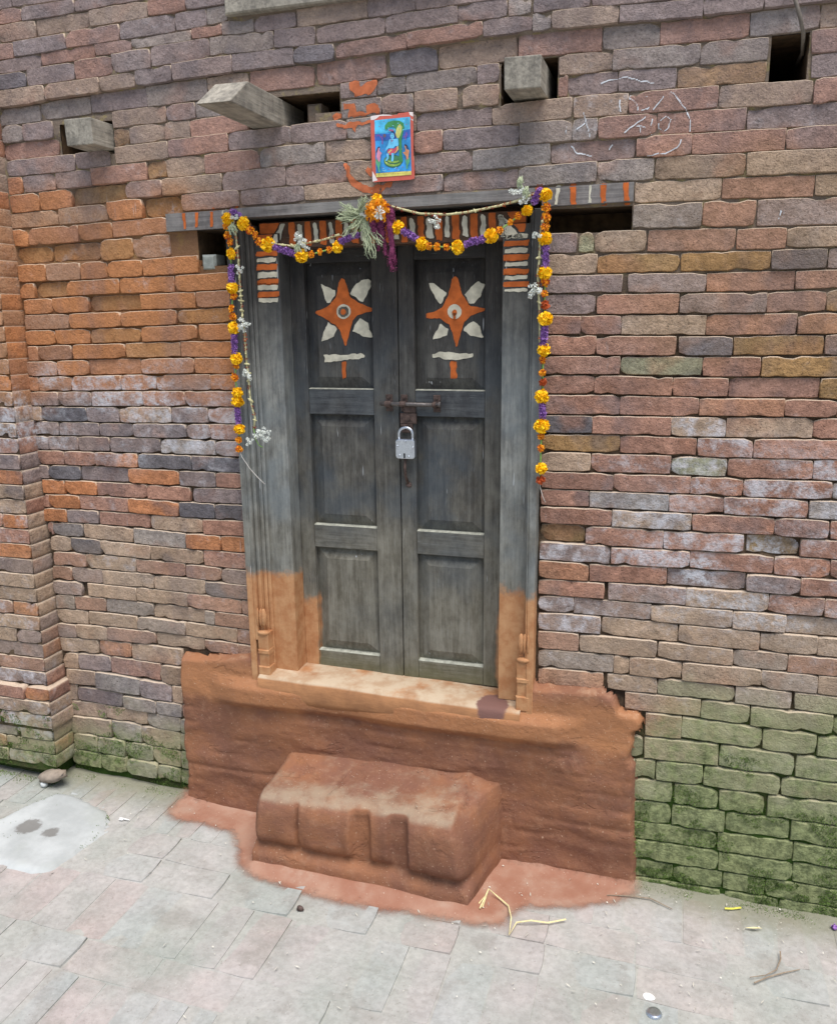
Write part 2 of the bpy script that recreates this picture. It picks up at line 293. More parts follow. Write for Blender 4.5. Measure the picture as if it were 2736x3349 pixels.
class MB:
    def __init__(s): s.v = []; s.f = []
    def box(s, x0, x1, y0, y1, z0, z1, b=0.0):
        """box with a small chamfer round the front (-y) edges"""
        n = len(s.v)
        if b <= 0:
            s.v += [(x, y, z) for y in (y0, y1) for x, z in ((x0, z0), (x1, z0), (x1, z1), (x0, z1))]
            s.f += [tuple(n + i for i in q) for q in ((0, 1, 2, 3), (5, 4, 7, 6), (1, 5, 6, 2), (4, 0, 3, 7), (3, 2, 6, 7), (4, 5, 1, 0))]
        else:
            s.v += [(x0 + b, y0, z0 + b), (x1 - b, y0, z0 + b), (x1 - b, y0, z1 - b), (x0 + b, y0, z1 - b)]
            s.v += [(x, y, z) for y in (y0 + b, y1) for x, z in ((x0, z0), (x1, z0), (x1, z1), (x0, z1))]
            for a in (0, 4):
                for i in range(4): j = (i + 1) % 4; s.f.append((n + a + i, n + a + 4 + i, n + a + 4 + j, n + a + j))
            s.f += [(n, n + 1, n + 2, n + 3), (n + 11, n + 10, n + 9, n + 8)]
        return s
    def hexa(s, p):
        n = len(s.v); s.v += [tuple(q) for q in p]
        s.f += [tuple(n + i for i in q) for q in ((0, 1, 2, 3), (5, 4, 7, 6), (1, 5, 6, 2), (4, 0, 3, 7), (3, 2, 6, 7), (4, 5, 1, 0))]
        return s
    def frust(s, x0, x1, z0, z1, ya, yb, w):
        n = len(s.v)
        s.v += [(x0, ya, z0), (x1, ya, z0), (x1, ya, z1), (x0, ya, z1), (x0 + w, yb, z0 + w), (x1 - w, yb, z0 + w), (x1 - w, yb, z1 - w), (x0 + w, yb, z1 - w)]
        s.f += [(n + i, n + (i + 1) % 4, n + 4 + (i + 1) % 4, n + 4 + i) for i in range(4)] + [(n + 4, n + 5, n + 6, n + 7)]
        return s
    def tube(s, pts, r, sides=6, cap=True):
        pts = [Vector(p) for p in pts]; n0 = len(s.v); N = len(pts)
        rr = r if isinstance(r, (list, tuple)) else [r] * N
        ref = Vector((.31, .87, .38))
        for i, p in enumerate(pts):
            t = (pts[min(i + 1, N - 1)] - pts[max(i - 1, 0)]).normalized()
            a = t.cross(ref).normalized(); b = t.cross(a)
            for k in range(sides):
                an = 2 * math.pi * k / sides; s.v.append(tuple(p + (a * math.cos(an) + b * math.sin(an)) * rr[i]))
        for i in range(N - 1):
            for k in range(sides):
                k2 = (k + 1) % sides; q = n0 + i * sides
                s.f.append((q + k, q + k2, q + sides + k2, q + sides + k))
        if cap: s.f += [tuple(n0 + k for k in range(sides))[::-1], tuple(n0 + (N - 1) * sides + k for k in range(sides))]
        return s
    def prism(s, pts, y0, y1):
        n = len(s.v); N = len(pts)
        s.v += [(x, y0, z) for x, z in pts] + [(x, y1, z) for x, z in pts]
        s.f += [tuple(n + i for i in range(N)), tuple(n + N + i for i in range(N))[::-1]]
        s.f += [(n + i, n + N + i, n + N + (i + 1) % N, n + (i + 1) % N) for i in range(N)]
        return s
    def blob(s, c, r, k=1, jit=.2, seg=6, ring=4):
        n = len(s.v); c = Vector(c)
        r3 = r if isinstance(r, (tuple, list)) else (r, r, r)
        s.v.append((c.x, c.y, c.z + r3[2]))
        for i in range(1, ring):
            th = math.pi * i / ring
            for j in range(seg):
                ph = 2 * math.pi * (j + .5 * (i % 2)) / seg; q = 1 + R.uniform(-jit, jit)
                s.v.append((c.x + r3[0] * q * math.sin(th) * math.cos(ph), c.y + r3[1] * q * math.sin(th) * math.sin(ph), c.z + r3[2] * q * math.cos(th)))
        s.v.append((c.x, c.y, c.z - r3[2])); e = len(s.v) - 1
        for j in range(seg):
            j2 = (j + 1) % seg; s.f.append((n, n + 1 + j, n + 1 + j2)); s.f.append((e, e - seg + j2, e - seg + j))
            for i in range(ring - 2):
                a = n + 1 + i * seg; s.f.append((a + j, a + seg + j, a + seg + j2, a + j2))
        return s
    def mesh(s, name, smooth=False): return mesh(name, s.v, s.f, smooth)
    def build(s, name, mat, parent=None, smooth=False): return put(name, s.mesh(name, smooth), mat, parent)
def inside(x, z, poly):
    c = False; j = len(poly) - 1
    for i in range(len(poly)):
        a, b = poly[i], poly[j]
        if (a[1] > z) != (b[1] > z) and x < (b[0] - a[0]) * (z - a[1]) / (b[1] - a[1]) + a[0]: c = not c
        j = i
    return c
def edgedist(x, z, poly):
    d = 9
    for i in range(len(poly)):
        a, b = poly[i - 1], poly[i]; vx, vz = b[0] - a[0], b[1] - a[1]; L = vx * vx + vz * vz or 1e-9
        t = max(0, min(1, ((x - a[0]) * vx + (z - a[1]) * vz) / L)); d = min(d, math.hypot(x - a[0] - t * vx, z - a[1] - t * vz))
    return d

# ------------------------------------------------------------------ the traced brick courses
def line(txt):
    pts = []; k = None
    for tk in txt.split():
        if tk[0].isalpha(): k = tk[0]; tk = tk[1:]
        u, v = tk.split(','); pts.append(P(*rp(k, float(u), float(v))))
    pts.sort(); return pts
def zat(L, x):
    if x <= L[0][0]: return L[0][1]
    for a, b in zip(L, L[1:]):
        if x <= b[0]: return a[1] + (b[1] - a[1]) * (x - a[0]) / max(1e-6, b[0] - a[0])
    return L[-1][1]
CORNER = -1.98; FL, FR = -1.225, -.343        # pier corner, outer edges of the door frame
T = [line(t) for t in (
 'a0,60 135,45 430,0', 'a0,150 220,115 510,70 850,-5 1060,-20', 'a0,255 90,245 385,185 690,135 1000,75 1180,50 1300,25',
 'a0,350 240,310 550,250 755,230 1095,170 1270,130 1450,105 1690,65 b300,20 530,-10',
 'a0,435 170,395 445,350 655,310 870,270 1200,210 1555,190 b0,168 235,155 630,100 1040,30 1320,0 ',
 'a0,520 270,480 580,445 780,405 990,365 1325,310 1670,270 b235,260 340,250 630,200 750,190 1040,135 1180,120 1460,85 c120,65 500,30 980,0',
 'a0,625 260,575 560,530 990,465 1320,415 b0,380 340,345 750,275 1180,215 1451,185 c500,140 980,95 1736,5',
 'a0,715 230,690 520,640 830,608 1100,575 1400,530 1560,505 b220,490 630,440 915,395 1290,345 c100,315 730,255 1360,200 1590,165',
 'a10,815 300,785 620,735 940,690 1070,680 1290,650 b370,560 600,545 740,520 1030,490 1290,465 c140,430 480,395 930,370 1340,340 1736,290',
 'a30,910 420,870 630,840 950,790 1080,780 1290,750 1470,735 b0,710 240,695 600,650 800,640 1040,615 1290,590 c140,550 490,525 830,500 1330,465 1600,442 1736,428',
 'a40,1005 420,970 620,935 950,900 1290,855 1470,840 b0,822 285,800 540,780 800,745 1225,710 c240,670 550,650 1060,610 1600,590 1736,575',
 'a50,1110 310,1075 510,1055 830,1020 1155,990 1470,960 b0,940 280,915 550,905 790,875 950,860 1380,820 c370,790 715,765 1220,735 1736,705',
 'a60,1210 220,1200 400,1175 700,1130 915,1110 1255,1085 1615,1060 b50,1040 550,1020 790,985 945,980 1370,950 c0,935 590,895 910,880 1440,850 1736,840',
 'a70,1300 330,1280 605,1255 805,1240 b0,1150 540,1108 950,1088 1380,1065 1640,1043 c370,1030 700,1020 1210,1000 1736,980')]
TR = ['a0-135r 140-435p 440-850p',
 'a0-220t 225-515t 520-850t 855-1060r 1065-1300p',
 'a0-90r 95-385p 390-690r 695-1000p 1005-1180p 1182-1300q',
 'a0-245p 250-550r 555-755r 760-1095q 1100-1270r 1272-1450q 1455-1690p b0-130p 135-530t 535-800p 805-1320p c0-340p 350-970t',
 'a0-160d 170-435p 440-648r 652-866p 870-1200p 1205-1560q b5-235p 245-630p 635-1040p 1045-1318p 1330-1455q c20-340p 350-970p 980-1318p 1325-1736p',
 'a0-265t 272-575t 582-775t 780-985p 990-1325p 1330-1672p b115-340d 350-750r 755-1180r 1185-1460p c14-115q 122-497t 505-975p 980-1320p 1325-1800p',
 'a0-225q 230-510q 515-830p 835-1175q 1180-1412t 1420-1780r b235-625r 650-915d 922-1370t c-70-400r 408-730q 735-1240r 1245-1640q 1645-1900t',
 'a10-125q 130-298p 630-940t 945-1105p 1110-1290q b370-572p 576-735q 740-1140q 1145-1288p c150-460t 465-960q 965-1345q 1592-1900r',
 'a20-325r 640-728y 735-930t 935-1075t 1080-1400r b232-600q 605-780q 782-1030t 1060-1290t c130-205r 208-490p 495-825p 832-1335y 1592-1900p',
 'a40-424p 430-620p 626-950t 955-1290r 1295-1650p 1655-1740p b90-402p 405-625q 628-795t 800-1225p 1230-1680t c240-550tw 555-1060r 1068-1600t 1608-1900r',
 'a45-125o 130-310p 315-512p 516-830r 835-942y 945-1155t 1160-1470r 1475-1840q b285-540t 545-786p 790-945r 950-1380p 1385-1680q c232-376qw 380-710r 715-1218r 1228-1900p',
 'a50-125o 128-310p 312-510p 515-830r 833-942y 945-1255t 1262-1615p 1622-1736r b58-408p 412-560t 565-786q 790-1115p 1120-1555q c-30-105p 110-590p 600-910r 915-1442r 1448-1900r',
 'a60-218o 222-400o 405-705Y 710-915p 920-1020o 1030-1355p 1362-1722p b165-595t 600-945p 950-1372p 1382-1820q c380-695q 705-1216t 1225-1900t']
# (row between T[i] and T[i+1] is TR[i]; the last one is given twice over its height)
TR[11] = 'a60-218o 222-400o 405-705Y 710-915p 920-1255t 1262-1615p 1622-1736r b58-408p 412-560t 565-786q 790-1115p 1120-1555q c110-590p 600-910r 915-1442r 1448-1900r'
TR[12] = 'a60-325t 330-605t 610-805o 812-1022Y 1030-1355p 1362-1722p b165-595t 600-945p 950-1372p 1382-1820q c380-695q 705-1216t 1225-1900t'
Lf = [line(t) for t in ('a70,1300 330,1280 605,1255 805,1240 950,1225', 'a80,1405 440,1375 640,1350 945,1325', 'a95,1500 560,1480 750,1475 960,1455 1120,1440', 'a110,1605 450,1590 800,1570 1130,1550 1300,1540',
 'd150,135 380,120 680,105 980,100 1300,80', 'd140,225 490,210 800,200 1110,185 1300,180', 'd140,312 680,297 1000,280 1300,270', 'd150,400 500,390 800,380 1110,370 1310,370',
 'd160,490 400,480 710,472 1020,465 1320,468', 'd160,575 490,570 790,562 1100,560 1320,562', 'd220,660 680,655 890,655 1330,655', 'd180,742 510,747 800,745 1050,745 1350,752',
 'd230,828 490,835 680,840 970,840 1370,845', 'd200,910 560,915 750,920 1050,930 1370,940', 'd210,992 440,998 620,1003 910,1015 1220,1025 1390,1035', 'd200,1075 360,1078 780,1095 1080,1110 1390,1125',
 'd220,1155 450,1165 720,1180 1020,1200 1395,1213', 'd240,1240 540,1252 830,1272 1100,1290 1405,1305', 'd250,1320 450,1330 720,1350 1010,1375 1220,1388 1410,1395', 'd260,1400 560,1415 840,1440 1150,1475 1415,1485',
 'd270,1475 470,1490 750,1525 1050,1555 1420,1580', 'd280,1565 570,1585 850,1615 1150,1650 1420,1680', 'g310,85 490,100 770,130 1050,150 1250,185 1430,205', 'g310,168 490,185 770,210 1060,240 1160,255 1435,290',
 'g320,250 500,262 770,290 1060,325 1370,370 1440,375', 'g320,332 600,350 870,385 1160,420 1440,460', 'g330,415 500,420 780,450 1050,487 1340,530 1445,545', 'g340,495 600,510 880,540 1150,575 1440,610',
 'g350,575 550,590 740,615 1030,665', 'g360,670 620,690 900,750 1030,775', 'g370,755 540,775 690,820 970,865', 'g385,850 690,890 880,935 1020,950', 'g395,940 620,960 830,1000 1020,1040', 'g400,1035 550,1050 700,1085 1010,1140',
 'g410,1125 700,1175 860,1205 1010,1240', 'g400,1200 590,1250 720,1270 900,1300 1015,1325')]
LR = ['a75-155o 160-440r 445-635od 640-945r', 'a90-285Y 290-565Y 570-750y 755-960q 965-1100p', 'a100-255o 260-450q 455-602o 608-805o 810-1130o', 'a110-190o 193-375Y 378-672o 680-985o 995-1330o',
 'd135-290o 295-495o 500-790Y 797-1105o 1115-1320r', 'd140-385q 390-680o 685-998o 1005-1310y', 'd145-305o 312-502o 512-795y 802-1112o 1130-1320o', 'd160-213r 215-402d 412-706o 712-1020y 1026-1330o',
 'd150-320p 325-497o 500-790r 800-1098rw 1105-1340o', 'd165-216r 220-402p 406-682rW 686-880W 885-1192p 1196-1350o', 'd170-328p 333-516p 520-804pW 810-1046rw 1050-1360rw', 'd185-232t 235-487d 490-672p 680-968tW 974-1176pw 1182-1370rW',
 'd195-328p 335-558p 564-750p 756-1055pw 1060-1190pw 1193-1385rw', 'd205-270p 273-440p 445-618p 626-908p 912-1218qW 1224-1395pw', 'd205-360r 366-540r 542-776o 785-1085d 1090-1400dw', 'd225-272p 275-455d 458-722p 727-1014o 1018-1222pw 1226-1400r',
 'd240-362o 370-546o 550-830r 835-1076r 1096-1410p', 'd245-276r 279-450o 452-722r 727-1010o 1016-1216d 1222-1415d', 'd250-376o 380-556p 565-844r 855-1145t 1152-1420r', 'd270-296r 300-466q 475-752t 760-1050q 1055-1250o 1255-1425o',
 'd285-400t 404-570d 573-850t 855-1148t 1156-1425r', 'g305-485r 490-768tw 774-1048r 1055-1250r 1256-1430p', 'g298-402r 408-580p 584-870t 875-1160t 1165-1440d', 'g305-462p 500-770t 775-1060t 1063-1366r 1371-1445r',
 'g318-420q 426-598r 603-866q 869-1158t 1162-1215q 1218-1445r', 'g325-497t 508-775t 779-1049q 1053-1340t 1345-1450r', 'g330-432p 436-606t 608-882r 887-1155t 1163-1350r 1353-1450r', 'g345-556t 566-740o 747-1030t', 'g360-441t 445-626p 630-905r 912-1036t',
 'g380-541t 545-792q 796-972p 980-1035t', 'g372-432t 440-690p 702-885q 890-1030q', 'g392-596t 600-830t 836-1020q', 'g402-628t 634-798q 802-1020t', 'g425-552t 557-706q 712-862q 868-1020t', 'g415-570t 578-715t 722-892q 898-1020q']
Rf = [T[13]] + [line(t) for t in ('c590,1155 1080,1135 1600,1115 1736,1110', 'c570,1300 970,1290 1460,1285 1736,1275', 'c100,1440 650,1430 1150,1425 1450,1410 1736,1400', 'c100,1560 840,1545 1360,1535 1736,1525',
 'f100,105 800,100 1300,95 1500,85 1736,75', 'f100,225 830,222 1330,215 1736,205', 'f100,338 510,340 1000,345 1500,340 1736,330', 'f90,455 820,458 1140,460 1660,455', 'f85,567 500,565 960,580 1300,580 1736,580',
 'f85,675 350,675 800,690 1120,695 1630,705', 'f85,793 500,795 950,805 1430,805 1736,812', 'f75,897 350,905 790,915 1100,925 1590,930 1736,930', 'f75,1003 500,1010 930,1030 1250,1045 1736,1045', 'f65,1115 340,1118 790,1135 1110,1150 1590,1165',
 'f65,1212 470,1230 900,1245 1200,1260 1700,1280', 'f60,1312 330,1320 770,1345 1090,1360 1560,1385 1736,1392', 'f60,1410 450,1430 900,1455 1370,1480 1680,1505', 'f60,1508 300,1530 750,1560 1200,1580 1530,1605 1736,1615',
 'h55,55 440,82 900,105 1370,145 1700,165', 'h55,158 320,180 760,200 1215,235 1530,260 1736,280', 'h50,253 410,280 880,322 1340,355 1660,385 1736,398', 'h48,348 235,360 670,405 1140,450 1440,475 1736,500', 'h48,455 390,480 830,530 1290,575 1620,600 1736,615',
 'h48,560 270,580 710,615 1140,660 1455,695 1736,720', 'h48,665 465,700 840,740 1300,785 1620,820 1736,835', 'h50,765 405,790 710,820 1160,870 1480,910 1736,940', 'h530,905 960,955 1230,1000 1700,1055', 'h630,1060 850,1070 1290,1130 1610,1175 1736,1190',
 'h620,1185 1050,1225 1490,1295 1736,1325', 'h620,1300 960,1340 1400,1400 1736,1430', 'h620,1425 800,1440 1050,1480 1330,1510 1736,1570', 'h620,1545 1050,1600 1470,1650 1736,1700', 'h620,1640 1050,1710 1736,1810', 'h620,1760 1050,1820 1736,1930',
 'h650,1860 1070,1925 1736,2035', 'h650,1960 1070,2030 1736,2140')]
RR = ['c590-1080t 1086-1605r 1615-2000t', 'c580-968q 975-1272r 1287-1900p', 'c80-258p 272-355g 362-652t 665-1156r 1168-1450r 1456-1900t', 'c80-372t 376-842y 850-1360y 1366-1680d 1690-1980p', 'c80-515p 550-992p 998-1495r 1505-1950r',
 'f70-360p 375-835r 845-1336p 1340-1675r 1680-1980y', 'f70-280r 283-510r 515-990t 996-1505r 1520-1980o', 'f70-366r 370-820r 840-1142d 1150-1660y 1670-1980d', 'f70-502r 506-970g 975-1302r 1310-1900y', 'f65-356r 360-800r 805-1118r 1125-1636r 1642-1980y',
 'f60-502r 505-952r 958-1436o 1440-1736r 1740-2000r', 'f60-346d 350-792r 796-1103tW 1110-1600t 1605-1900r', 'f60-502y 506-936r 944-1258rW 1264-1900r', 'f50-338t 343-790rw 794-1110gW 1118-1598r 1604-1950rW', 'f50-466r 470-902r 905-1200rw 1206-1710rW 1716-2000qW',
 'f50-328r 333-778qw 785-1092rw 1095-1570rW 1580-2000qW', 'f50-457r 462-905tW 915-1380r 1383-1690rw 1700-2000r', 'f50-306Y 310-748rw 753-1206rW 1222-1524YW 1532-1950rw', 'f50-445pW 455-897rW 900-1376r 1380-1697rw 1702-2000r', 'h40-322o 333-766r 774-1216p 1221-1526p 1532-1950r',
 'h40-412r 440-877pw 881-1345t 1350-1662r 1668-2000r', 'h40-241pW 244-677pw 681-1140t 1144-1446t 1450-1950t', 'h40-392pW 401-832t 837-1296t 1304-1625t 1629-2000t', 'h40-268r 275-712t 714-1146t 1150-1456q 1460-1950r', 'h40-466q 470-556t 560-850t 852-1306t 1310-1626q 1630-2000t',
 'h40-406o 432-714t 719-1156g 1160-1476q 1498-1950g', 'h440-525o 535-960t 966-1236g 1246-1712g 1717-2000g', 'h560-640t 650-852r 856-1306g 1316-1616g 1628-2000g', 'h560-635g 645-1060t 1070-1492g 1504-1950g', 'h560-700g 710-972g 980-1412g 1420-1950g',
 'h560-798g 812-1060g 1066-1322g 1342-1950g', 'h560-792g 800-1095q 1102-1466g 1474-1950g', 'h560-1052g 1060-1482t 1487-1950g', 'h560-1060g 1066-1480g 1486-1950g', 'h560-800g 806-1082g 1090-1322q 1330-1900g', 'h560-1070g 1095-1400g 1408-1900g']
HEX = dict(p='#92837f', q='#978e87', t='#a9937f', o='#ba7f58', r='#a37d6c', d='#6c696d', y='#a08058', Y='#917854', g='#929178')
# holes left in the wall: x0, x1, z0, z1, depth
def rect(*c):
    xs = [q[0] for q in c]; zs = [q[1] for q in c]; return min(xs), max(xs), min(zs), max(zs)
HOLES = [('h_stub', -1.772, -1.588, 2.055, 2.150, .42), ('h_beam', -1.155, P(*rp('b', 228, 640))[0], 2.088, 2.170, .22), ('h_beam_end', P(*rp('b', 228, 640))[0], P(*rp('b', 368, 510))[0], 2.124, 2.172, .22), ('h_block', -.464, -.318, 2.104, 2.200, .42),
         ('h_top', *rect(P(*rp('c', 1352, 300)), P(*rp('c', 1585, 178)), P(*rp('c', 1450, 458))), .42),
         ('h_left', -1.342, -1.235, 1.742, 1.838, .15), ('h_right', -.345, -.130, 1.790, 1.850, .15)]
LEDGE = [(-1.972, 2.204), (-1.376, 2.231), (-.7, 2.253), (.011, 2.252)]
BASE = [(-1.512, 0), (-1.500, .13), (-1.512, .22), (-1.497, .34), (-1.503, .44), (-1.494, .532), (-1.40, .538), (-1.32, .548), (-1.235, .566), (-1.20, .60), (-.36, .60), (-.335, .567),
        (-.24, .572), (-.154, .575), (-.118, .560), (-.103, .520), (-.05, .512), (-.038, .492), (-.045, .462), (-.062, .455), (-.058, .425), (-.068, .38), (-.052, .355), (-.050, .2), (-.040, .1), (-.035, -.02)]
DOORX = (-1.20, -.355, .45, 1.90)

bricks = []   # x0,x1,z_tl,z_tr,z_bl,z_br,code
def rows(lines, rws, xl, xr, fill=True, rightfill=True):
    for i, rw in enumerate(rws):
        A, B = lines[i], lines[i + 1]; k = None; got = []
        for tk in rw.split():
            if tk[0].isalpha(): k = tk[0]; tk = tk[1:]
            j = len(tk)
            while tk[j - 1].isalpha(): j -= 1
            neg = tk[0] == '-'; s_ = tk[1:j] if neg else tk[:j]
            ua, ub = s_.split('-'); ua = -float(ua) if neg else float(ua); ub = float(ub)
            Ua, Ub = REG[k][0] + ua / 1.736, REG[k][0] + ub / 1.736
            xm = xof((Ua + Ub) / 2, 1.2); xm = xof((Ua + Ub) / 2, (zat(A, xm) + zat(B, xm)) / 2); zm = (zat(A, xm) + zat(B, xm)) / 2
            x0, x1 = xof(Ua, zm), xof(Ub, zm)
            x0, x1 = max(x0, xl), min(x1, xr)
            if x1 - x0 > .012: got.append([x0, x1, tk[j:]])
        got.sort()
        # neighbours traced in two zooms: the later one yields
        res = []
        for g in got:
            if res and g[0] < res[-1][1] + .001: g[0] = res[-1][1] + .004
            if g[1] - g[0] > .014: res.append(g)
        if fill and res:
            x = res[0][0]
            while x - xl > .03:
                w = min(R.choice((.2, .22, .12)), x - xl); res.insert(0, [x - w, x - .004, R.choice('prt')]); x -= w
            x = res[-1][1]
            while rightfill and xr - x > .03:
                w = min(R.choice((.2, .22, .12)), xr - x); res.append([x + .004, x + w, R.choice('prt')]); x += w
        for x0, x1, cd in res:
            bricks.append([x0, x1, zat(A, x0), zat(A, x1), zat(B, x0), zat(B, x1), cd])
XR = 1.1
rows(T, TR, CORNER - .02, XR)
rows(Lf, LR, CORNER, FL)
rows(Rf, RR, FR + .004, XR, fill=True)
# rows above the picture
zt = [zat(T[0], -1.9) + .052 * i for i in range(0, 11)]
for i in range(10):
    x = CORNER - .02 - R.uniform(0, .15)
    while x < XR:
        w = R.choice((.215, .215, .205, .11)); a = max(x, CORNER - .02)
        if x + w - a > .02: bricks.append([a, x + w - .004, zt[i + 1], zt[i + 1], zt[i], zt[i], R.choice('pprtq')])
        x += w
def in_hole(x0, x1, z0, z1):
    xm, zm = (x0 + x1) / 2, (z0 + z1) / 2
    for n, a, b, c, d, dp in HOLES:
        if a < xm < b and c < zm < d: return True
    return False
def clip_holes():
    out = []
    for b in bricks:
        x0, x1 = b[0], b[1]; zt_, zb = (b[2] + b[3]) / 2, (b[4] + b[5]) / 2; zm = (zt_ + zb) / 2
        segs = [(x0, x1)]
        for n, a, bb, c, d, dp in HOLES + [('door', DOORX[0], DOORX[1], DOORX[2], DOORX[3], 0)]:
            ov = min(zt_, d) - max(zb, c)
            if ov > .42 * (zt_ - zb):
                ns = []
                for s0, s1 in segs:
                    if s1 < a or s0 > bb: ns.append((s0, s1)); continue
                    if s0 < a - .012: ns.append((s0, a - .001))
                    if s1 > bb + .012: ns.append((bb + .001, s1))
                segs = ns
        for s0, s1 in segs:
            f0, f1 = (s0 - x0) / (x1 - x0), (s1 - x0) / (x1 - x0)
            nb = [s0, s1, b[2] + (b[3] - b[2]) * f0, b[2] + (b[3] - b[2]) * f1, b[4] + (b[5] - b[4]) * f0, b[4] + (b[5] - b[4]) * f1, b[6]]
            # the lintel beam and window corner take their own room
            xm = (s0 + s1) / 2
            if -1.43 < xm < -.128:
                lo = 1.889 + (xm + 1.43) * .0125
                if zm > 1.80:
                    nb[4] = max(nb[4], lo); nb[5] = max(nb[5], lo)
                    if min(nb[2] - nb[4], nb[3] - nb[5]) < .018: continue
            out.append(nb)
    return out
WIN = (-1.147, 2.43)    # lower left corner of the window frame that shows at the top edge
bricks = clip_holes()
bricks = [b for b in bricks if not (inside((b[0] + b[1]) / 2, (b[2] + b[4]) / 2, BASE) and b[0] > -1.5)]
wx0, wz0 = P(*rp('a', 1310, 105)); WIN = (wx0, wz0)
nb = []
for b in bricks:
    zm = (b[2] + b[4]) / 2
    if zm > WIN[1] - .01 and b[1] > WIN[0] and b[0] < WIN[0] + .62:
        if b[0] < WIN[0] - .03: b[1] = WIN[0] - .003; nb.append(b)
        elif b[1] > WIN[0] + .65: b[0] = WIN[0] + .623; nb.append(b)
    else: nb.append(b)
bricks = nb

# ------------------------------------------------------------------ brick shapes (shared)
DEP = .05
def brick_mesh(L, H, rough=0.0):
    """one worn hand-made brick, centred, front face towards -y"""
    nx = max(4, int(L / .018)); nzz = 2; sd_ = R.uniform(0, 100); rr = R.uniform(.0006, .0022) * (1 + rough)
    per = []
    def outline(t, inset):
        pass
    vs = []; idx = {}
    cr = [R.uniform(.5, 1.6) * rr for _ in range(4)]
    chips = [(R.choice((R.uniform(-L / 2, L / 2), -L / 2, L / 2)), R.choice((-H / 2, H / 2)), R.uniform(.006, .014), R.uniform(.003, .009)) for _ in range(R.choice((0, 1, 2, 2, 3)))]
    for j in range(nzz + 1):
        for i in range(nx + 1):
            x = -L / 2 + L * i / nx; z = -H / 2 + H * j / nzz
            ei, ej = i in (0, nx), j in (0, nzz)
            wob = mn.noise(Vector((x * 30 + sd_, z * 30, 0))); wob2 = mn.noise(Vector((x * 55, z * 30 + sd_, 4)))
            if ej: z += -math.copysign(1, z) * (.0004 + (.0026 * abs(wob) + .0016 * abs(wob2)) * (1 + rough))
            if ei: x += -math.copysign(1, x) * (.0002 + .0016 * abs(wob2) * (1 + rough))
            if ei and ej:
                c = cr[(i > 0) + 2 * (j > 0)]; x -= math.copysign(c, x); z -= math.copysign(c * .7, z)
            y = .0014 * wob * (1 + 2 * rough) + (.0007 if (ei or ej) else 0) + rough * .002 * wob2
            for cx, cz, r_, d_ in chips:
                q = math.hypot(x - cx, z - cz)
                if q < r_ * 1.6: y += d_ * max(0, 1 - q / (r_ * 1.6)); z -= math.copysign(d_ * .5, cz) if ej else 0
            idx[i, j] = len(vs); vs.append((x, y, z))
    fs = [(idx[i, j], idx[i + 1, j], idx[i + 1, j + 1], idx[i, j + 1]) for j in range(nzz) for i in range(nx)]
    ring = [idx[i, 0] for i in range(nx)] + [idx[nx, j] for j in range(nzz)] + [idx[i, nzz] for i in range(nx, 0, -1)] + [idx[0, j] for j in range(nzz, 0, -1)]
    rg0 = []
    for q in ring: rg0.append(len(vs)); vs.append(vs[q])
    ring = rg0; rg1 = []
    for q in ring:
        x, y, z = vs[q]; n = Vector((x / (L / 2), 0, z / (H / 2)))
        e = .0022 + .001 * rough
        ox = math.copysign(e, x) if abs(x) > L / 2 - .012 else 0; oz = math.copysign(e, z) if abs(z) > H / 2 - .012 else 0
        rg1.append(len(vs)); vs.append((x + ox * .5, y + .0020 + .002 * rough, z + oz * .6))
    rg2 = []
    for q in rg1:
        x, y, z = vs[q]; rg2.append(len(vs)); vs.append((x, DEP, z))
    N = len(ring)
    for a, b in ((ring, rg1), (rg1, rg2)):
        for i in range(N): j = (i + 1) % N; fs.append((a[i], b[i], b[j], a[j]))
    me = mesh('brick', vs, fs, True); me.materials.append(MT['brick']); return me
CLS = [.24, .20, .16, .12, .085, .05]
VAR = {c: [brick_mesh(c, .044) for _ in range(9 if c > .15 else 7)] for c in CLS}
VARR = {c: [brick_mesh(c, .044, .8) for _ in range(5)] for c in CLS}
world_tris = []      # what paint and moss are laid on
def add_bvh(me, Mx, store=world_tris):
    vs = [Mx @ v.co for v in me.vertices]; store.append((vs, [tuple(p.vertices) for p in me.polygons]))

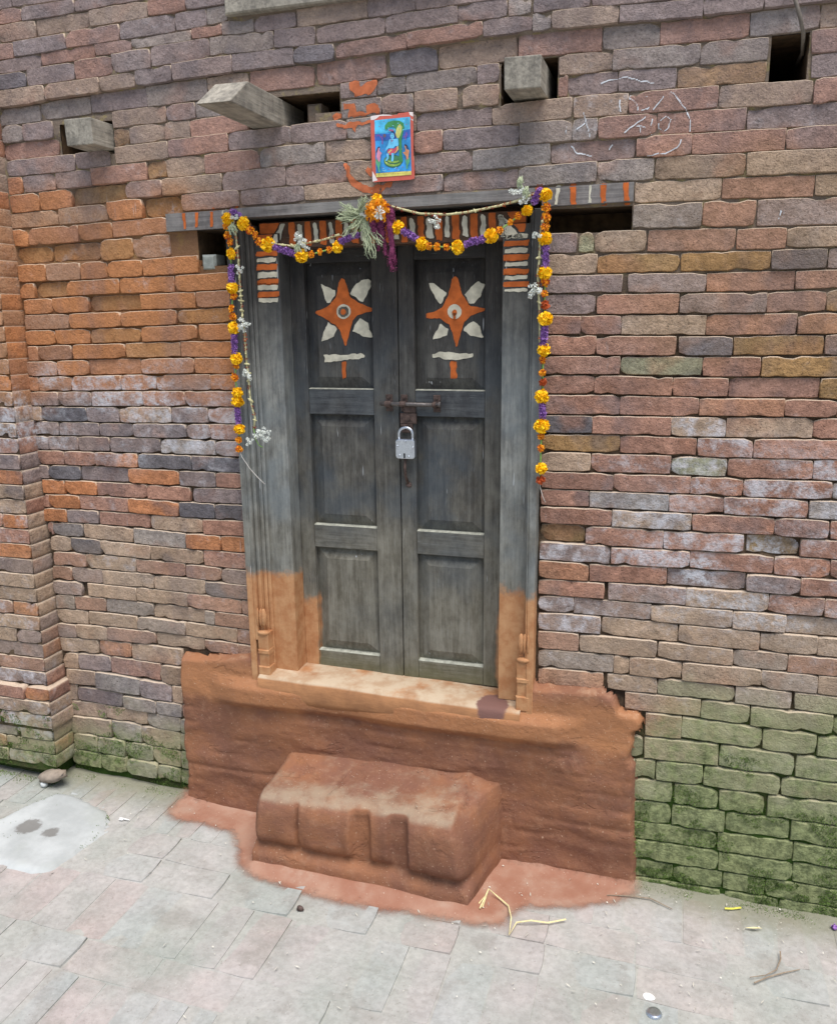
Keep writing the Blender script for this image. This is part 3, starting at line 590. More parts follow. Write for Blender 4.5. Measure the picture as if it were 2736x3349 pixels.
wall = thing('brick_wall', 'old brick wall with mud joints around the wooden door', 'wall', (-.7, .1, 0))
placed = []; SEAT = {}
def seat(xm, zm, L, H, y):      # the mortar bed never covers a brick that sits back
    for i in range(int((xm - L / 2 - CORNER) / .010), int((xm + L / 2 - CORNER) / .010) + 2):
        for j in range(int((zm - H / 2 + .05) / .010), int((zm + H / 2 + .05) / .010) + 2):
            x, z = CORNER + i * .010, -.05 + j * .010
            if abs(x - xm) < L / 2 + .004 and abs(z - zm) < H / 2 + .004: SEAT[i, j] = max(SEAT.get((i, j), -9), y + .0065)
for b in bricks:
    x0, x1 = b[0] - .0009, b[1] + .0009; xm = (x0 + x1) / 2; L = x1 - x0
    zt_, zb = (b[2] + b[3]) / 2, (b[4] + b[5]) / 2; zm = (zt_ + zb) / 2
    jnt = .0010 if zm > 1.9 else .0036
    if zm < .45 and x0 > -.1: jnt = .004
    H = max(.016, zt_ - zb - jnt); ang = math.atan2((b[3] - b[2]) + (b[5] - b[4]), 2 * L)
    ang = max(-.03, min(.03, ang)) + R.gauss(0, .003)
    cd = b[6] or 'r'; c0 = cd[0]; wt = .0
    rec = c0 == 'Y'; rough = c0 in 'yYg'
    cc = list(srgb('#ac8168' if c0 == 'o' and xm > -.4 else HEX.get(c0, HEX['r'])))
    if 'd' in cd[1:]: cc = [q * .7 for q in cc]
    if zm > 1.92 or (xm < -.3 and zm > 1.6): wt = R.choice((0, 0, .15, .3))
    else: wt = R.choice((0, .1, .2, .35)) if zm < 1.3 else R.choice((0, 0, .1, .2))
    if 'w' in cd: wt = .48
    if 'W' in cd: wt = .72
    k_ = R.gauss(1, .085); h_ = R.gauss(0, .02)
    cc = [cc[0] * k_ * (1 + h_), cc[1] * k_, cc[2] * k_ * (1 - h_), wt]
    y = R.gauss(0, .0014) + (.013 if rec else 0) + (.002 if c0 == 'y' else 0)
    if R.random() < .05 and not rec: y += R.uniform(.003, .008)
    if zm > zat(LEDGE, xm): y -= .013
    if zm < .42 and xm < -1.4: y += .004 * math.sin(xm * 9 + zm * 20)
    c = min(CLS, key=lambda q: abs(math.log(q / L)))
    me = R.choice((VARR if rough else VAR)[c])
    flip = R.choice((1, -1))
    s_ = Vector((L / c, 1, H / .044))
    rotm = Matrix.Rotation(-ang, 4, 'Y') @ Matrix.Rotation(R.gauss(0, .006), 4, 'X')
    if flip < 0: rotm = rotm @ Matrix.Rotation(math.pi, 4, 'Y')
    Mx = Matrix.Translation((xm, y, zm)) @ rotm @ Matrix.Diagonal((*s_, 1))
    # size in the photograph
    d = Vector((xm, CD, zm - CH)); dep = d.dot(fw); px = d.dot(rt) / dep * FPX + IW / 2; py = IH / 2 - d.dot(up) / dep * FPX
    vis = -120 < px < IW + 120 and -60 < py < IH + 60
    placed.append((vis, L * H / dep ** 2, me, Mx, cc))
    add_bvh(me, Mx); seat(xm, zm, L, H, y)
placed.sort(key=lambda q: (-q[0], -q[1]))
def joined(name, items, parent):
    vs = []; fs = []; col = []; rnd = []
    for _, _, me, Mx, cc in items:
        n = len(vs); vs += [tuple(Mx @ v.co) for v in me.vertices]; fs += [tuple(n + q for q in p.vertices) for p in me.polygons]
        col += [cc] * len(me.vertices); rnd += [R.random()] * len(me.vertices)
    me = mesh(name, vs, fs, True)
    a = me.attributes.new('bcol', 'FLOAT_COLOR', 'POINT'); a.data.foreach_set('color', [q for c in col for q in c])
    a = me.attributes.new('brnd', 'FLOAT', 'POINT'); a.data.foreach_set('value', rnd)
    me.materials.append(MT['brick_far']); o = put(name, me, None, parent); o['kind'] = 'stuff'; return o
for vis, ar, me, Mx, cc in placed[:300]:
    o = bpy.data.objects.new('brick', me); COL.objects.link(o); o.parent = wall
    o.matrix_parent_inverse = Matrix.Translation(-wall.location); o.matrix_world = Mx
    o.matrix_basis = Mx; o.color = cc
joined('brick', placed[300:], wall)

# mortar bed behind the bricks, with openings
def mort_y(x, z):
    d = .0035 + .010 * max(0, min(1, (1.95 - z) / .5)) - .003 * max(0, min(1, (.4 - z) / .3)) * (2.4 if x > -.2 else 0)
    d += .0014 * mn.noise(Vector((x * 14, 0, z * 14))) * (1 if z > 1.9 else 2) + .0012 * mn.noise(Vector((x * 60, 3, z * 60)))
    if z > zat(LEDGE, x) - .002: d -= .013
    return d
def mortar():
    st = .010; vs = []; fs = []; id_ = {}
    nx = int((XR - CORNER) / st); nz_ = int(3.02 / st)
    def v(i, j):
        if (i, j) not in id_:
            x, z = CORNER + i * st, -.05 + j * st; id_[i, j] = len(vs); vs.append((x, max(mort_y(x, z), SEAT.get((i, j), -9)), z))
        return id_[i, j]
    for i in range(nx):
        for j in range(nz_):
            x, z = CORNER + (i + .5) * st, -.05 + (j + .5) * st
            if any(a < x < b and c < z < d for _, a, b, c, d, _q in HOLES): continue
            if DOORX[0] - .01 < x < DOORX[1] + .01 and DOORX[2] < z < 1.87: continue
            if WIN[0] + .01 < x < WIN[0] + .6 and z > WIN[1] + .01: continue
            fs.append((v(i, j), v(i + 1, j), v(i + 1, j + 1), v(i, j + 1)))
    me = mesh('mortar', vs, fs, True); o = put('mortar', me, MT['mortar'], wall); add_bvh(me, Matrix.Identity(4)); return o
mortar()
for n, a, b, c, d, dp in HOLES:
    if n == 'h_beam_end': continue
    if n == 'h_beam': b = P(*rp('b', 368, 510))[0]
    m = MB(); y0 = .010
    m.v += [(x, y, z) for y in (y0, y0 + dp) for x, z in ((a, c), (b, c), (b, d), (a, d))]
    m.f += [(4, 5, 6, 7)] + [(i, 4 + i, 4 + (i + 1) % 4, (i + 1) % 4) for i in range(4)]
    m.build('hole_lining', MT['shade_mud'], wall)  # mud colour darkened to paint in the shade inside the holes
back = MB().box(CORNER - .9, XR, .50, .56, -.3, 3.0); back.build('wall_core', MT['mortar'], wall)
# chunks of brick seen inside the broken-out pockets
m = MB(); xa, za = P(*rp('b', 155, 690)); m.box(xa, xa + .04, .03, .09, za, za + .05, .006); m.build('brick', MT['mortar'], wall)
m = MB(); xa, za = P(*rp('a', 1143, 1537)); m.box(xa, xa + .045, .004, .06, za, za + .045, .007); m.build('brick', flat_mat('pale_stone', '#8f938c', .2, 60), wall)

# ------------------------------------------------------------------ pier at the left that stands forward of the wall
PD = .075
pier = thing('brick_pier', 'brick pier standing forward of the wall at the left edge', 'pier', (-2.2, 0, 0))
zrow = 0.09; row = 0; plac2 = []; PROW = []
while zrow < 2.95:
    hgt = .0495 + R.gauss(0, .0012); zb, zt_ = zrow, zrow + hgt; zm = (zb + zt_) / 2
    out = .022 if zb < .34 and zb > .22 else (.012 if zb <= .22 else 0)
    # the corner brick turns into the side face; its end is what shows there
    lens = [R.choice((.10, .22, .2)) if row % 2 else R.choice((.2, .22, .15))]
    x = CORNER + out
    while x > -3.0:
        L = lens.pop() if lens else R.choice((.22, .21, .2, .11)); H = hgt - .0028
        col = R.choice('ttrpot') if zm < 1.5 else R.choice('ttot')
        cc = list(srgb(HEX[col])); k_ = R.gauss(1.0, .08); wt = R.choice((0, .1, .3, .5))
        if zm < .42: wt = R.choice((.2, .5, .7))
        cc = [q * k_ for q in cc[:3]] + [wt]
        xm = x - L / 2 - .003; c = min(CLS, key=lambda q: abs(math.log(q / L))); me = R.choice(VAR[c])
        yy = -PD - out + R.gauss(0, .0015)
        first = abs(x - (CORNER + out)) < 1e-6
        dl = (PD + out + .01) / DEP if first else 1
        Mx = Matrix.Translation((xm, yy, zm)) @ Matrix.Rotation(R.gauss(0, .004), 4, 'Y') @ Matrix.Diagonal(((L - .004) / c, dl, H / .044, 1))
        vis = xm > -2.35; plac2.append((vis, L, me, Mx, cc)); add_bvh(me, Mx)
        x -= L
    PROW.append((zb, zt_, out, cc)); zrow = zt_; row += 1
for vis, ar, me, Mx, cc in plac2:
    if not vis: continue
    o = bpy.data.objects.new('brick', me); COL.objects.link(o); o.parent = pier
    o.matrix_parent_inverse = Matrix.Translation(-pier.location); o.matrix_basis = Mx; o.color = cc
joined('brick', [q for q in plac2 if not q[0]], pier)
vs = []; fs = []; bc = []
for j in range(0, 300):        # mud bed behind the front face
    z = .07 + j * .01; o1 = .022 if .22 < z < .34 else (.012 if z <= .22 else 0); q = .003 * nz(3, 0, z * 9)
    vs += [(CORNER - .006 + o1, -PD - o1 + .007, z), (-3.0, -PD - o1 + .007, z)]
    if j: n = (j - 1) * 2; fs.append((n, n + 2, n + 3, n + 1))
me = mesh('mud_bed', vs, fs, True); put('mud_bed', me, MT['mortar'], pier); add_bvh(me, Matrix.Identity(4))
vs = []; fs = []; NY = 5; last = None
for zb, zt_, out, cc in PROW:
    prof_ = ((0, -.003), (.05, .0010), (.25, .0018), (.75, .0018), (.95, .0010), (1, -.003))
    for t, dx in prof_:
        z = zb + (zt_ - zb) * t
        for iy in range(NY):
            y = .014 + (-PD - out + .001 - .014) * iy / (NY - 1); cur = len(vs)
            vs.append((CORNER + out + dx * (.4 + .6 * (zb < 1.15)) + .003 * nz(1, y * 5, z * 7) + .0012 * nz(2, y * 20, z * 50) - (.002 if iy == NY - 1 else 0), y, z)); bc.append(cc[:3] + [cc[3] * .6])
        if last is not None:
            for iy in range(NY - 1): fs.append((last + iy, cur - NY + 1 + iy, cur - NY + 2 + iy, last + iy + 1))
        last = cur - NY + 1
me = mesh('side_face', vs, fs, True)
a = me.attributes.new('bcol', 'FLOAT_COLOR', 'POINT'); a.data.foreach_set('color', [q for c in bc for q in c])
a = me.attributes.new('brnd', 'FLOAT', 'POINT'); a.data.foreach_set('value', [.3] * len(vs))
me.materials.append(MT['brick_far']); put('side_face', me, None, pier); add_bvh(me, Matrix.Identity(4))
core2 = MB().box(-3.0, CORNER - .02, -PD + .03, .30, -.3, 3.0); core2.build('pier_core', MT['mortar'], pier)
# loose stone under the pier
fx, fy = G(116 * 1.576, 1556 * 1.576)
fm = MB().blob((0, 0, 0), (.062, .034, .020), jit=.12, seg=12, ring=8).mesh('loose_brick', True)
fo = put('loose_brick', fm, flat_mat('loose_brick_clay', '#8f8274', .2, 30), None, (CORNER - .005, -PD - .02, .065)); fo.rotation_euler = (0, -.25, -.1); fo.color = (*[q for q in srgb('#948777')[:3]], .4)
tag(fo, 'loose worn brick jutting out under the foot of the left pier', 'brick')

# ------------------------------------------------------------------ clay-washed foot of the wall under the door
def base_panel():
    st = .006; vs = []; fs = []; id_ = {}
    rowz = [i * .052 + R.uniform(-.004, .004) for i in range(13)]
    offs = [R.uniform(0, .2) for _ in range(13)]
    def hgt(x, z):
        w = 0
        for i in range(12):
            if rowz[i] <= z < rowz[i + 1]:
                t = (z - rowz[i]) / (rowz[i + 1] - rowz[i]); bx = ((x + offs[i] + .02 * nz(x, i, z, 9)) % .215) / .215
                e = min(t, 1 - t) * .05; ex = min(bx, 1 - bx) * .215
                w = min(1, min(e, ex) / .012)
        soft = nz(x, 5, z * 1.4, 7)
        amp = (.006 if z < .40 else .001) * max(0, min(1, soft * 2.2 + .25))
        d = -.026 - .7 * amp * (w * w * (3 - 2 * w)) - .013 * nz(x * .8, 1, z * 1.5, 4.5) - .0022 * nz(x, 2, z, 13) - .003 * max(0, nz(x, 12, z * 1.6, 9)) ** .5 - .0010 * nz(x, 8, z, 70)
        band = max(0, min(1, (z - .385) / .025)) * max(0, min(1, (.49 - z) / .03)) * max(0, min(1, (1.38 + x) / .1)) * max(0, min(1, (-.20 - x) / .08))
        d -= .026 * band + .006 * max(0, nz(x * .7, 11, z * 3, 6)) * (1 if z < .36 else 0)
        if z < .10: d -= .004 * (1 - z / .10)
        return d
    nx, nz_ = 250, 106
    def v(i, j):
        if (i, j) not in id_:
            x, z = -1.53 + i * st, -.03 + j * st
            e = edgedist(x, z, [(BASE[0][0], -.5)] + BASE + [(BASE[-1][0], -.5)])
            y = hgt(x, z); y = y + (.022 - y) * (1 - min(1, e / .014)) ** 2
            id_[i, j] = len(vs); vs.append((x, y, z))
        return id_[i, j]
    poly = [(BASE[0][0], -.5)] + BASE + [(BASE[-1][0], -.5)]
    for i in range(nx):
        for j in range(nz_):
            x, z = -1.53 + (i + .5) * st, -.03 + (j + .5) * st
            if -1.19 < x < -.385 and z > .47: continue
            if inside(x + .004 * nz(x, 1, z, 40), z + .004 * nz(x, 6, z, 40), poly): fs.append((v(i, j), v(i + 1, j), v(i + 1, j + 1), v(i, j + 1)))
    me = mesh('clay_coating', vs, fs, True); put('clay_coating', me, MT['clay'], wall); add_bvh(me, Matrix.Identity(4))
base_panel()

# ------------------------------------------------------------------ the door and its frame
door = thing('double_door', 'weathered double door of dark panelled wood with painted orange stars', 'door', (-.76, .05, .5))
LX0, LX1, RX0, RX1 = -1.245, -1.083, -.455, -.345    # jambs
ZB, ZT = .50, 1.80
def jamb(side):
    if side < 0: xo, xi = -1.228, -1.090
    else: xo, xi = -.345, -.452
    s = -1 if side < 0 else 1        # outward
    yf = .010; yo = -.035
    m = MB(); a, b = sorted((xi, xi + s * .072)); m.box(a, b, yf, .13, ZB, ZT + .02)
    j = m.build('jamb', MT['jamb'], door); add_bvh(j.data, Matrix.Identity(4))
    # stepped mouldings rising outward
    xs = xi + s * .072; n = 4; tot = abs(xo - xs) - .02
    for i in range(n):
        a, b = sorted((xs + s * tot * i / n, xs + s * tot * (i + 1) / n)); y = yf + (yo - yf) * (i + 1) / n
        if i == 1: y += .006
        MB().box(a, b, y, .05, ZB - .02 if i < 3 else .62, ZT + .045, .0025).build('moulding', MT['jamb'], j)
    a, b = sorted((xs + s * tot, xo)); o = MB().box(a, b, yo, .05, ZB - .02, ZT + .05, .002).build('moulding', MT['jamb'], j); add_bvh(o.data, Matrix.Identity(4))
    # carved foot: a small knob over a rounded cup and a tapering pedestal
    cx = (xs + s * tot * .45); z = .72
    m = MB()
    for i, (w, zz, hh, dd) in enumerate(((.007, .0, .05, .012), (.008, .004, .052, .014), (.015, .0, .055, .014))):
        xx = cx - s * (-.013 + i * .010); m.blob((xx, yo + .002, z - .025), (w * .62, dd * .6, .030), jit=.03, seg=10, ring=8)
    m.blob((cx, yo + .005, z - .075), (.021, .012, .008), jit=.02, seg=12, ring=6)
    m.build('carved_foot', MT['jamb'], j, True)
    m = MB().hexa([(cx - .015, yo + .006, .48), (cx + .015, yo + .006, .48), (cx + .018, yo + .001, .645), (cx - .018, yo + .001, .645), (cx - .015, .04, .48), (cx + .015, .04, .48), (cx + .018, .04, .645), (cx - .018, .04, .645)])
    m.box(cx - .019, cx + .019, yo - .001, .04, .575, .590, .003); m.box(cx - .020, cx + .020, yo - .001, .04, .49, .535, .003); m.build('carved_foot', MT['jamb'], j)
    return j
jl, jr = jamb(-1), jamb(1)
# lintel: long beam bedded in the wall, hollowed over the opening
m = MB(); q = .0125
def lz(x, z): return z + (x + 1.43) * q
def lbox(m, x0, x1, y0, y1, z0, z1):
    m.hexa([(x0, y0, lz(x0, z0)), (x1, y0, lz(x1, z0)), (x1, y0, lz(x1, z1)), (x0, y0, lz(x0, z1)), (x0, y1, lz(x0, z0)), (x1, y1, lz(x1, z0)), (x1, y1, lz(x1, z1)), (x0, y1, lz(x0, z1))])
lbox(m, -1.43, -1.215, -.010, .06, 1.838, 1.886); lbox(m, -.350, -.128, -.012, .06, 1.842, 1.886); lbox(m, -1.213, -.352, -.026, .09, 1.860, 1.886)
lint = m.build('lintel', MT['lintel'], door); add_bvh(lint.data, Matrix.Identity(4))
hd = MB().box(-1.150, -.392, .018, .09, 1.782, 1.852).build('header_board', MT['header'], door); add_bvh(hd.data, Matrix.Identity(4))
MB().box(-1.21, -.352, .088, .13, 1.801, 1.90).build('header_back', MT['header'], door)
# threshold
m = MB(); vs = []; fs = []; nxx = 90
prof = [(.12, .508), (.03, .507), (-.034, .501), (-.045, .497), (-.050, .489), (-.050, .44), (-.045, .425), (-.02, .415)]
for i in range(nxx + 1):
    x = -1.20 + .822 * i / nxx
    for k_, (y, z) in enumerate(prof): vs.append((x, y + .003 * nz(x, k_ * .3, 0, 9), z + .003 * nz(x, 4, k_ * .3, 7) - (x + .8) * .02 * (1 if z > .48 else .3)))
    if i:
        n = (i - 1) * len(prof)
        for k_ in range(len(prof) - 1): fs.append((n + k_, n + k_ + 1, n + len(prof) + k_ + 1, n + len(prof) + k_))
me = mesh('threshold', vs, fs, True); put('threshold', me, MT['sill'], door); add_bvh(me, Matrix.Identity(4))
# leaves
YL = .075
def leaf(x0, x1, stl, str_, right):
    lf = bpy.data.objects.new('door_leaf', None); COL.objects.link(lf); lf.parent = door; lf.location = Vector(((x0 + x1) / 2, YL, 1.1)) - door.location
    def pb(name, m, mat): o = m.build(name, mat, lf); add_bvh(o.data, Matrix.Identity(4)); return o
    zb, zt_ = .505, 1.80
    pb('stile', MB().box(x0, x0 + stl, YL, YL + .04, zb, zt_, .0015), MT['door']); pb('stile', MB().box(x1 - str_, x1, YL, YL + .04, zb, zt_, .0015), MT['door'])
    a, b = x0 + stl + .0006, x1 - str_ - .0006
    rails = [(zb, .562), (.902, .972), (1.312, 1.386), (1.744, zt_)]
    for r_a, r_b in rails: pb('rail', MB().box(a, b, YL + .001, YL + .04, r_a, r_b, .0015), MT['rail'])
    for (z0, z1) in ((.562, .902), (.972, 1.312), (1.386, 1.744)):
        m = MB().frust(a, b, z0, z1, YL + .022, YL + .020, .006)
        m.frust(a + .006, b - .006, z0 + .006, z1 - .006, YL + .020, YL + .006, .030); pb('panel', m, MT['door'])
        m2 = MB()
        m2.hexa([(a, YL + .001, z0), (b, YL + .001, z0), (b, YL + .012, z0 + .0026), (a, YL + .012, z0 + .0026), (a, YL + .03, z0), (b, YL + .03, z0), (b, YL + .03, z0 + .0026), (a, YL + .03, z0 + .0026)])
        pb('bead', m2, flatbead)
    return lf
flatbead = flat_mat('pale_bead', '#a2a294', .25, 60, .8)
l1 = leaf(-1.090, -.7645, .045, .0755, False); l2 = leaf(-.7615, -.452, .0465, .060, True)
MB().box(-1.21, -.352, .116, .13, .45, 1.75).build('door_back', MT['black'], door)

# bolt, hasp and pull handle
z7 = lambda u, v, y: P(1200 + u / 5.787, 1260 + v / 5.787, y)
bolt = thing('door_bolt', 'rusty sliding bolt with hasp across the meeting door leaves', 'bolt', (-.72, YL, 1.35))
def q3(u, v, y): x, z = z7(u, v, y); return (x, y, z)
yb = YL - .014
a, b = q3(248, 348, yb), q3(1385, 350, yb); b = (b[0], b[1], a[2] - .001)
MB().tube([a, ((a[0] + b[0]) / 2, yb, a[2]), b], .0062, 10).build('rod', MT['dark_rod'], bolt, True)
MB().tube([(b[0] - .012, yb, a[2]), (b[0] + .001, yb, a[2])], .0085, 10).build('rod_end', MT['dark_rod'], bolt)
for u, v in ((395, 345), (680, 345), (1300, 350)):
    x, _, z = q3(u, v, yb); m = MB()
    m.tube([(x - .009, yb, a[2]), (x + .009, yb, a[2])], .0085, 10); m.box(x - .010, x + .010, YL - .004, YL + .001, a[2] - .022, a[2] + .026, .001); m.tube([(x, YL - .007, a[2] + .019), (x, YL - .003, a[2] + .019)], .005, 8)
    m.build('bracket', MT['rust'], bolt)
xa, za = z7(635, 520, YL); xb, zb_ = z7(945, 700, YL)
m = MB().box(xa, xb, YL - .008, YL - .001, zb_ - .004, za, .0015); m.box(xa + .004, xb - .012, YL - .007, YL - .001, zb_ - .03, zb_ - .004, .001)
m.box(xa + .010, xb - .002, YL - .0085, YL - .001, za + .002, za + .020, .001)
hx, hz = z7(790, 610, YL); m.tube([(hx, YL - .012, hz), (hx, YL - .006, hz)], .008, 12); m.build('hasp', MT['rust'], bolt)
m = MB(); sx_, sz = z7(740, 745, YL); m.tube([(sx_ + .009 * math.cos(t) - .002, YL - .012 - .009 * math.sin(t), sz) for t in [i * math.pi / 8 for i in range(9)]], .003, 6); m.build('staple', MT['rust'], bolt, True)
pl = thing('padlock', 'square steel padlock hanging locked from the door hasp', 'padlock', (-.737, YL - .03, 1.2))
yp = YL - .030
xa, za = z7(552, 1012, yp); xb, zb_ = z7(918, 1392, yp)
def rrect(x0, x1, z0, z1, r, n=6):
    o = []
    for cx, cz, a0 in ((x1 - r, z1 - r, 0), (x0 + r, z1 - r, 90), (x0 + r, z0 + r, 180), (x1 - r, z0 + r, 270)):
        for i in range(n + 1): t = math.radians(a0 + 90 * i / n); o.append((cx + r * math.cos(t), cz + r * math.sin(t)))
    return o[::-1]
m = MB().prism(rrect(xa, xb, zb_, za, .009), yp - .008, yp + .010); body = m.build('lock_body', MT['steel'], pl)
bv = body.modifiers.new('b', 'BEVEL'); bv.width = .002; bv.segments = 2; bv.limit_method = 'ANGLE'
cx = (xa + xb) / 2; w = (xb - xa) * .36; ztop = z7(740, 800, yp)[1]; zs = za - .004
pts = [(cx - w, yp + .001, zs)] + [(cx - w * math.cos(t), yp + .001, ztop - w * .9 + w * .9 * math.sin(t)) for t in [i * math.pi / 12 for i in range(13)]] + [(cx + w, yp + .001, zs)]
MB().tube(pts, .0042, 10).build('shackle', MT['steel'], pl, True)
for u, v in ((740, 1055), (588, 1140), (882, 1170), (630, 1318), (808, 1340)):
    x, z = z7(u, v, yp); MB().blob((x, yp - .009, z), (.0028, .0016, .0028), jit=0, seg=8, ring=5).build('rivet', MT['steel'], body, True)
x, z = z7(722, 1325, yp); MB().box(x - .0022, x + .0022, yp - .0088, yp - .0075, z - .007, z + .007).build('keyhole', MT['black'], body)
pts = [q3(735, 1330, YL - .004), q3(728, 1400, YL - .022), q3(712, 1560, YL - .028), q3(730, 1720, YL - .022), q3(775, 1850, YL - .003)]
MB().tube(pts, [.004, .0042, .0045, .0042, .004], 8).build('handle', MT['rust'], l2, True)
x, _, z = q3(795, 1880, YL); MB().blob((x, YL - .002, z), (.010, .003, .008), jit=.1, seg=8, ring=5).build('handle_plate', MT['rust'], l2)

# ------------------------------------------------------------------ timbers in the wall
def beam(label, x0, x1, z0, z1, yt, yb_, slant=0):
    t = thing('timber_beam', label, 'beam', ((x0 + x1) / 2, 0, z0), 'timber ends in the wall')
    m = MB(); m.hexa([(x0, yb_, z0), (x1, yb_ + slant, z0), (x1, yt + slant, z1), (x0, yt, z1), (x0, .15, z0), (x1, .15, z0), (x1, .15, z1), (x0, .15, z1)])
    o = m.build('timber', MT['beam'], t); b = o.modifiers.new('b', 'BEVEL'); b.width = .0025; b.segments = 2
beam('short square timber end nearest the left pier', -1.680, -1.592, 2.070, 2.139, -.092, -.088)
beam('long slant-cut timber jutting out beside a dark gap', -1.149, -1.057, 2.096, 2.163, -.185, -.285)
beam('square timber end right of the poster, split grain on its face', -.432, -.345, 2.112, 2.182, -.100, -.095, .004)

# window frame corner at the top edge
wd = thing('window_frame', 'grey wooden window frame corner cut by the top edge', 'window', (WIN[0], 0, WIN[1]))
x0, z0 = WIN; x1 = x0 + .62
k = 0
MB().box(x0, x1, -.034, .06, z0, z0 + .045, .004).build('bottom_rail', MT['beam'], wd)
MB().box(x0, x0 + .045, -.0335, .06, z0 + .0455, z0 + .6, .004).build('side_rail', MT['beam'], wd)
MB().box(x1 - .045, x1, -.0335, .06, z0 + .0455, z0 + .6, .004).build('side_rail', MT['beam'], wd)
MB().box(x0 + .0455, x1 - .0455, -.010, .05, z0 + .0455, z0 + .075, .002).build('inner_rail', MT['beam'], wd)
MB().box(x0 + .0455, x1 - .0455, .02, .05, z0 + .0755, z0 + .6).build('shutter', MT['lintel'], wd)
# cable into the top right opening
pts = [(*P(*rp('c', 1470, -120), y=-.03), -.03), (*P(*rp('c', 1500, 0), y=-.03), -.03), (*P(*rp('c', 1528, 100), y=-.035), -.035), (*P(*rp('c', 1545, 190), y=-.02), -.02), (*P(*rp('c', 1540, 300), y=.06), .06), (*P(*rp('c', 1500, 380), y=.15), .15)]
c_ = MB().tube([(a, c, b) for a, b, c in pts], .0045, 8).build('cable', MT['cable'], None, True); tag(c_, 'thin grey-brown cable hanging into the square dark opening', 'cable')

# ------------------------------------------------------------------ ground
def ground_material(name='paving_ground', obj=False):
    k = NT(name); pos = k.pos(); sx = k.sep(pos)
    if obj:
        inf = k.n('ShaderNodeObjectInfo'); base = k.mix(1.0, inf.outputs['Color'], (.86, .86, .86, 1), 'MULTIPLY')
    else: base = srgb('#a3a19a')
    n1 = k.noise(pos, 3.5, 5, .6); n2 = k.noise(pos, 16, 5, .65)
    c = k.mix(k.rg(n2, .3, .7), k.mix(1.0, base, (.84, .84, .84, 1), 'MULTIPLY'), k.mix(1.0, base, (1.14, 1.13, 1.12, 1), 'MULTIPLY'))
    c = k.mix(k.rg(n1, .36, .62, .30, .8), c, k.mix(k.rg(k.noise(pos, 2.6, 4), .35, .65), srgb('#92978f'), srgb('#aca8a4')))           # dust trodden over the bricks
    c = k.mix(k.mt('MULTIPLY', k.rg(k.noise(k.vm('ADD', pos, (4, 4, 0)), 7, 4, .6), .52, .68), .5), c, srgb('#8a857e'))
    c = k.mix(k.rg(k.noise(pos, 60, 6, .7), .36, .64), k.mix(1.0, c, (.91, .91, .90, 1), 'MULTIPLY'), k.mix(1.0, c, (1.07, 1.07, 1.07, 1), 'MULTIPLY'))
    c = k.mix(k.mt('MULTIPLY', k.rg(k.noise(pos, 24, 5, .7), .60, .72), .35), c, srgb('#77736b'))
    near = k.rg(k.mt('ADD', sx[1], k.mt('MULTIPLY', n2, .14)), -.10, .07)
    c = k.mix(k.mt('MULTIPLY', near, .65), c, srgb('#6c6a4a'))
    c = k.mix(k.mt('MULTIPLY', k.rg(k.noise(pos, 190, 2), .69, .74), .5), c, srgb('#c9c7c0'))
    c = k.mix(k.mt('MULTIPLY', k.rg(k.noise(pos, 110, 4, .7), .58, .74), .5), c, srgb('#6e675e'))
    h = k.mt('ADD', k.noise(pos, 30, 5, .65), k.mt('MULTIPLY', k.noise(pos, 170, 4, .7), .35))
    return k.bsdf(c, .9, k.bump(h, .4, .004), spec=.25)
MT['ground'] = ground_material(); MT['paver'] = ground_material('paving_brick', True)
m = MB(); vs = []; fs = []
xs = [-40, -12, -5] + [-3.2 + i * .04 for i in range(121)] + [4, 12, 40]; ys = [-40, -12, -5] + [-2.6 + i * .04 for i in range(68)] + [.3, 1.5]
for x in xs:
    for y in ys:
        z = gz(max(-4, min(4, x))) - .0016 + (.0012 * nz(x, y, 0, 5) if abs(x) < 4 else 0)
        if -3.2 < x < 1.7 and y > -.05: z += .006 * (1 + nz(x, y, 3, 12)) * min(1, (y + .05) / .05)
        vs.append((x, y, z))
ny = len(ys)
for i in range(len(xs) - 1):
    for j in range(ny - 1): fs.append((i * ny + j, (i + 1) * ny + j, (i + 1) * ny + j + 1, i * ny + j + 1))
gr = put('ground', mesh('ground', vs, fs, True), MT['ground']); gr['kind'] = 'structure'
gshape = []
slab_px = [(0, 1700), (62, 1668), (120, 1645), (160, 1652), (228, 1686), (232, 1702), (215, 1735), (160, 1775), (105, 1812), (60, 1818), (0, 1800)]
slab = [G(a * 1.576, b * 1.576) for a, b in slab_px]
slab = [(-2.25, -.40)] + slab[:1] + slab[1:] + [(-2.0, -.60), (-2.2, -.55)]
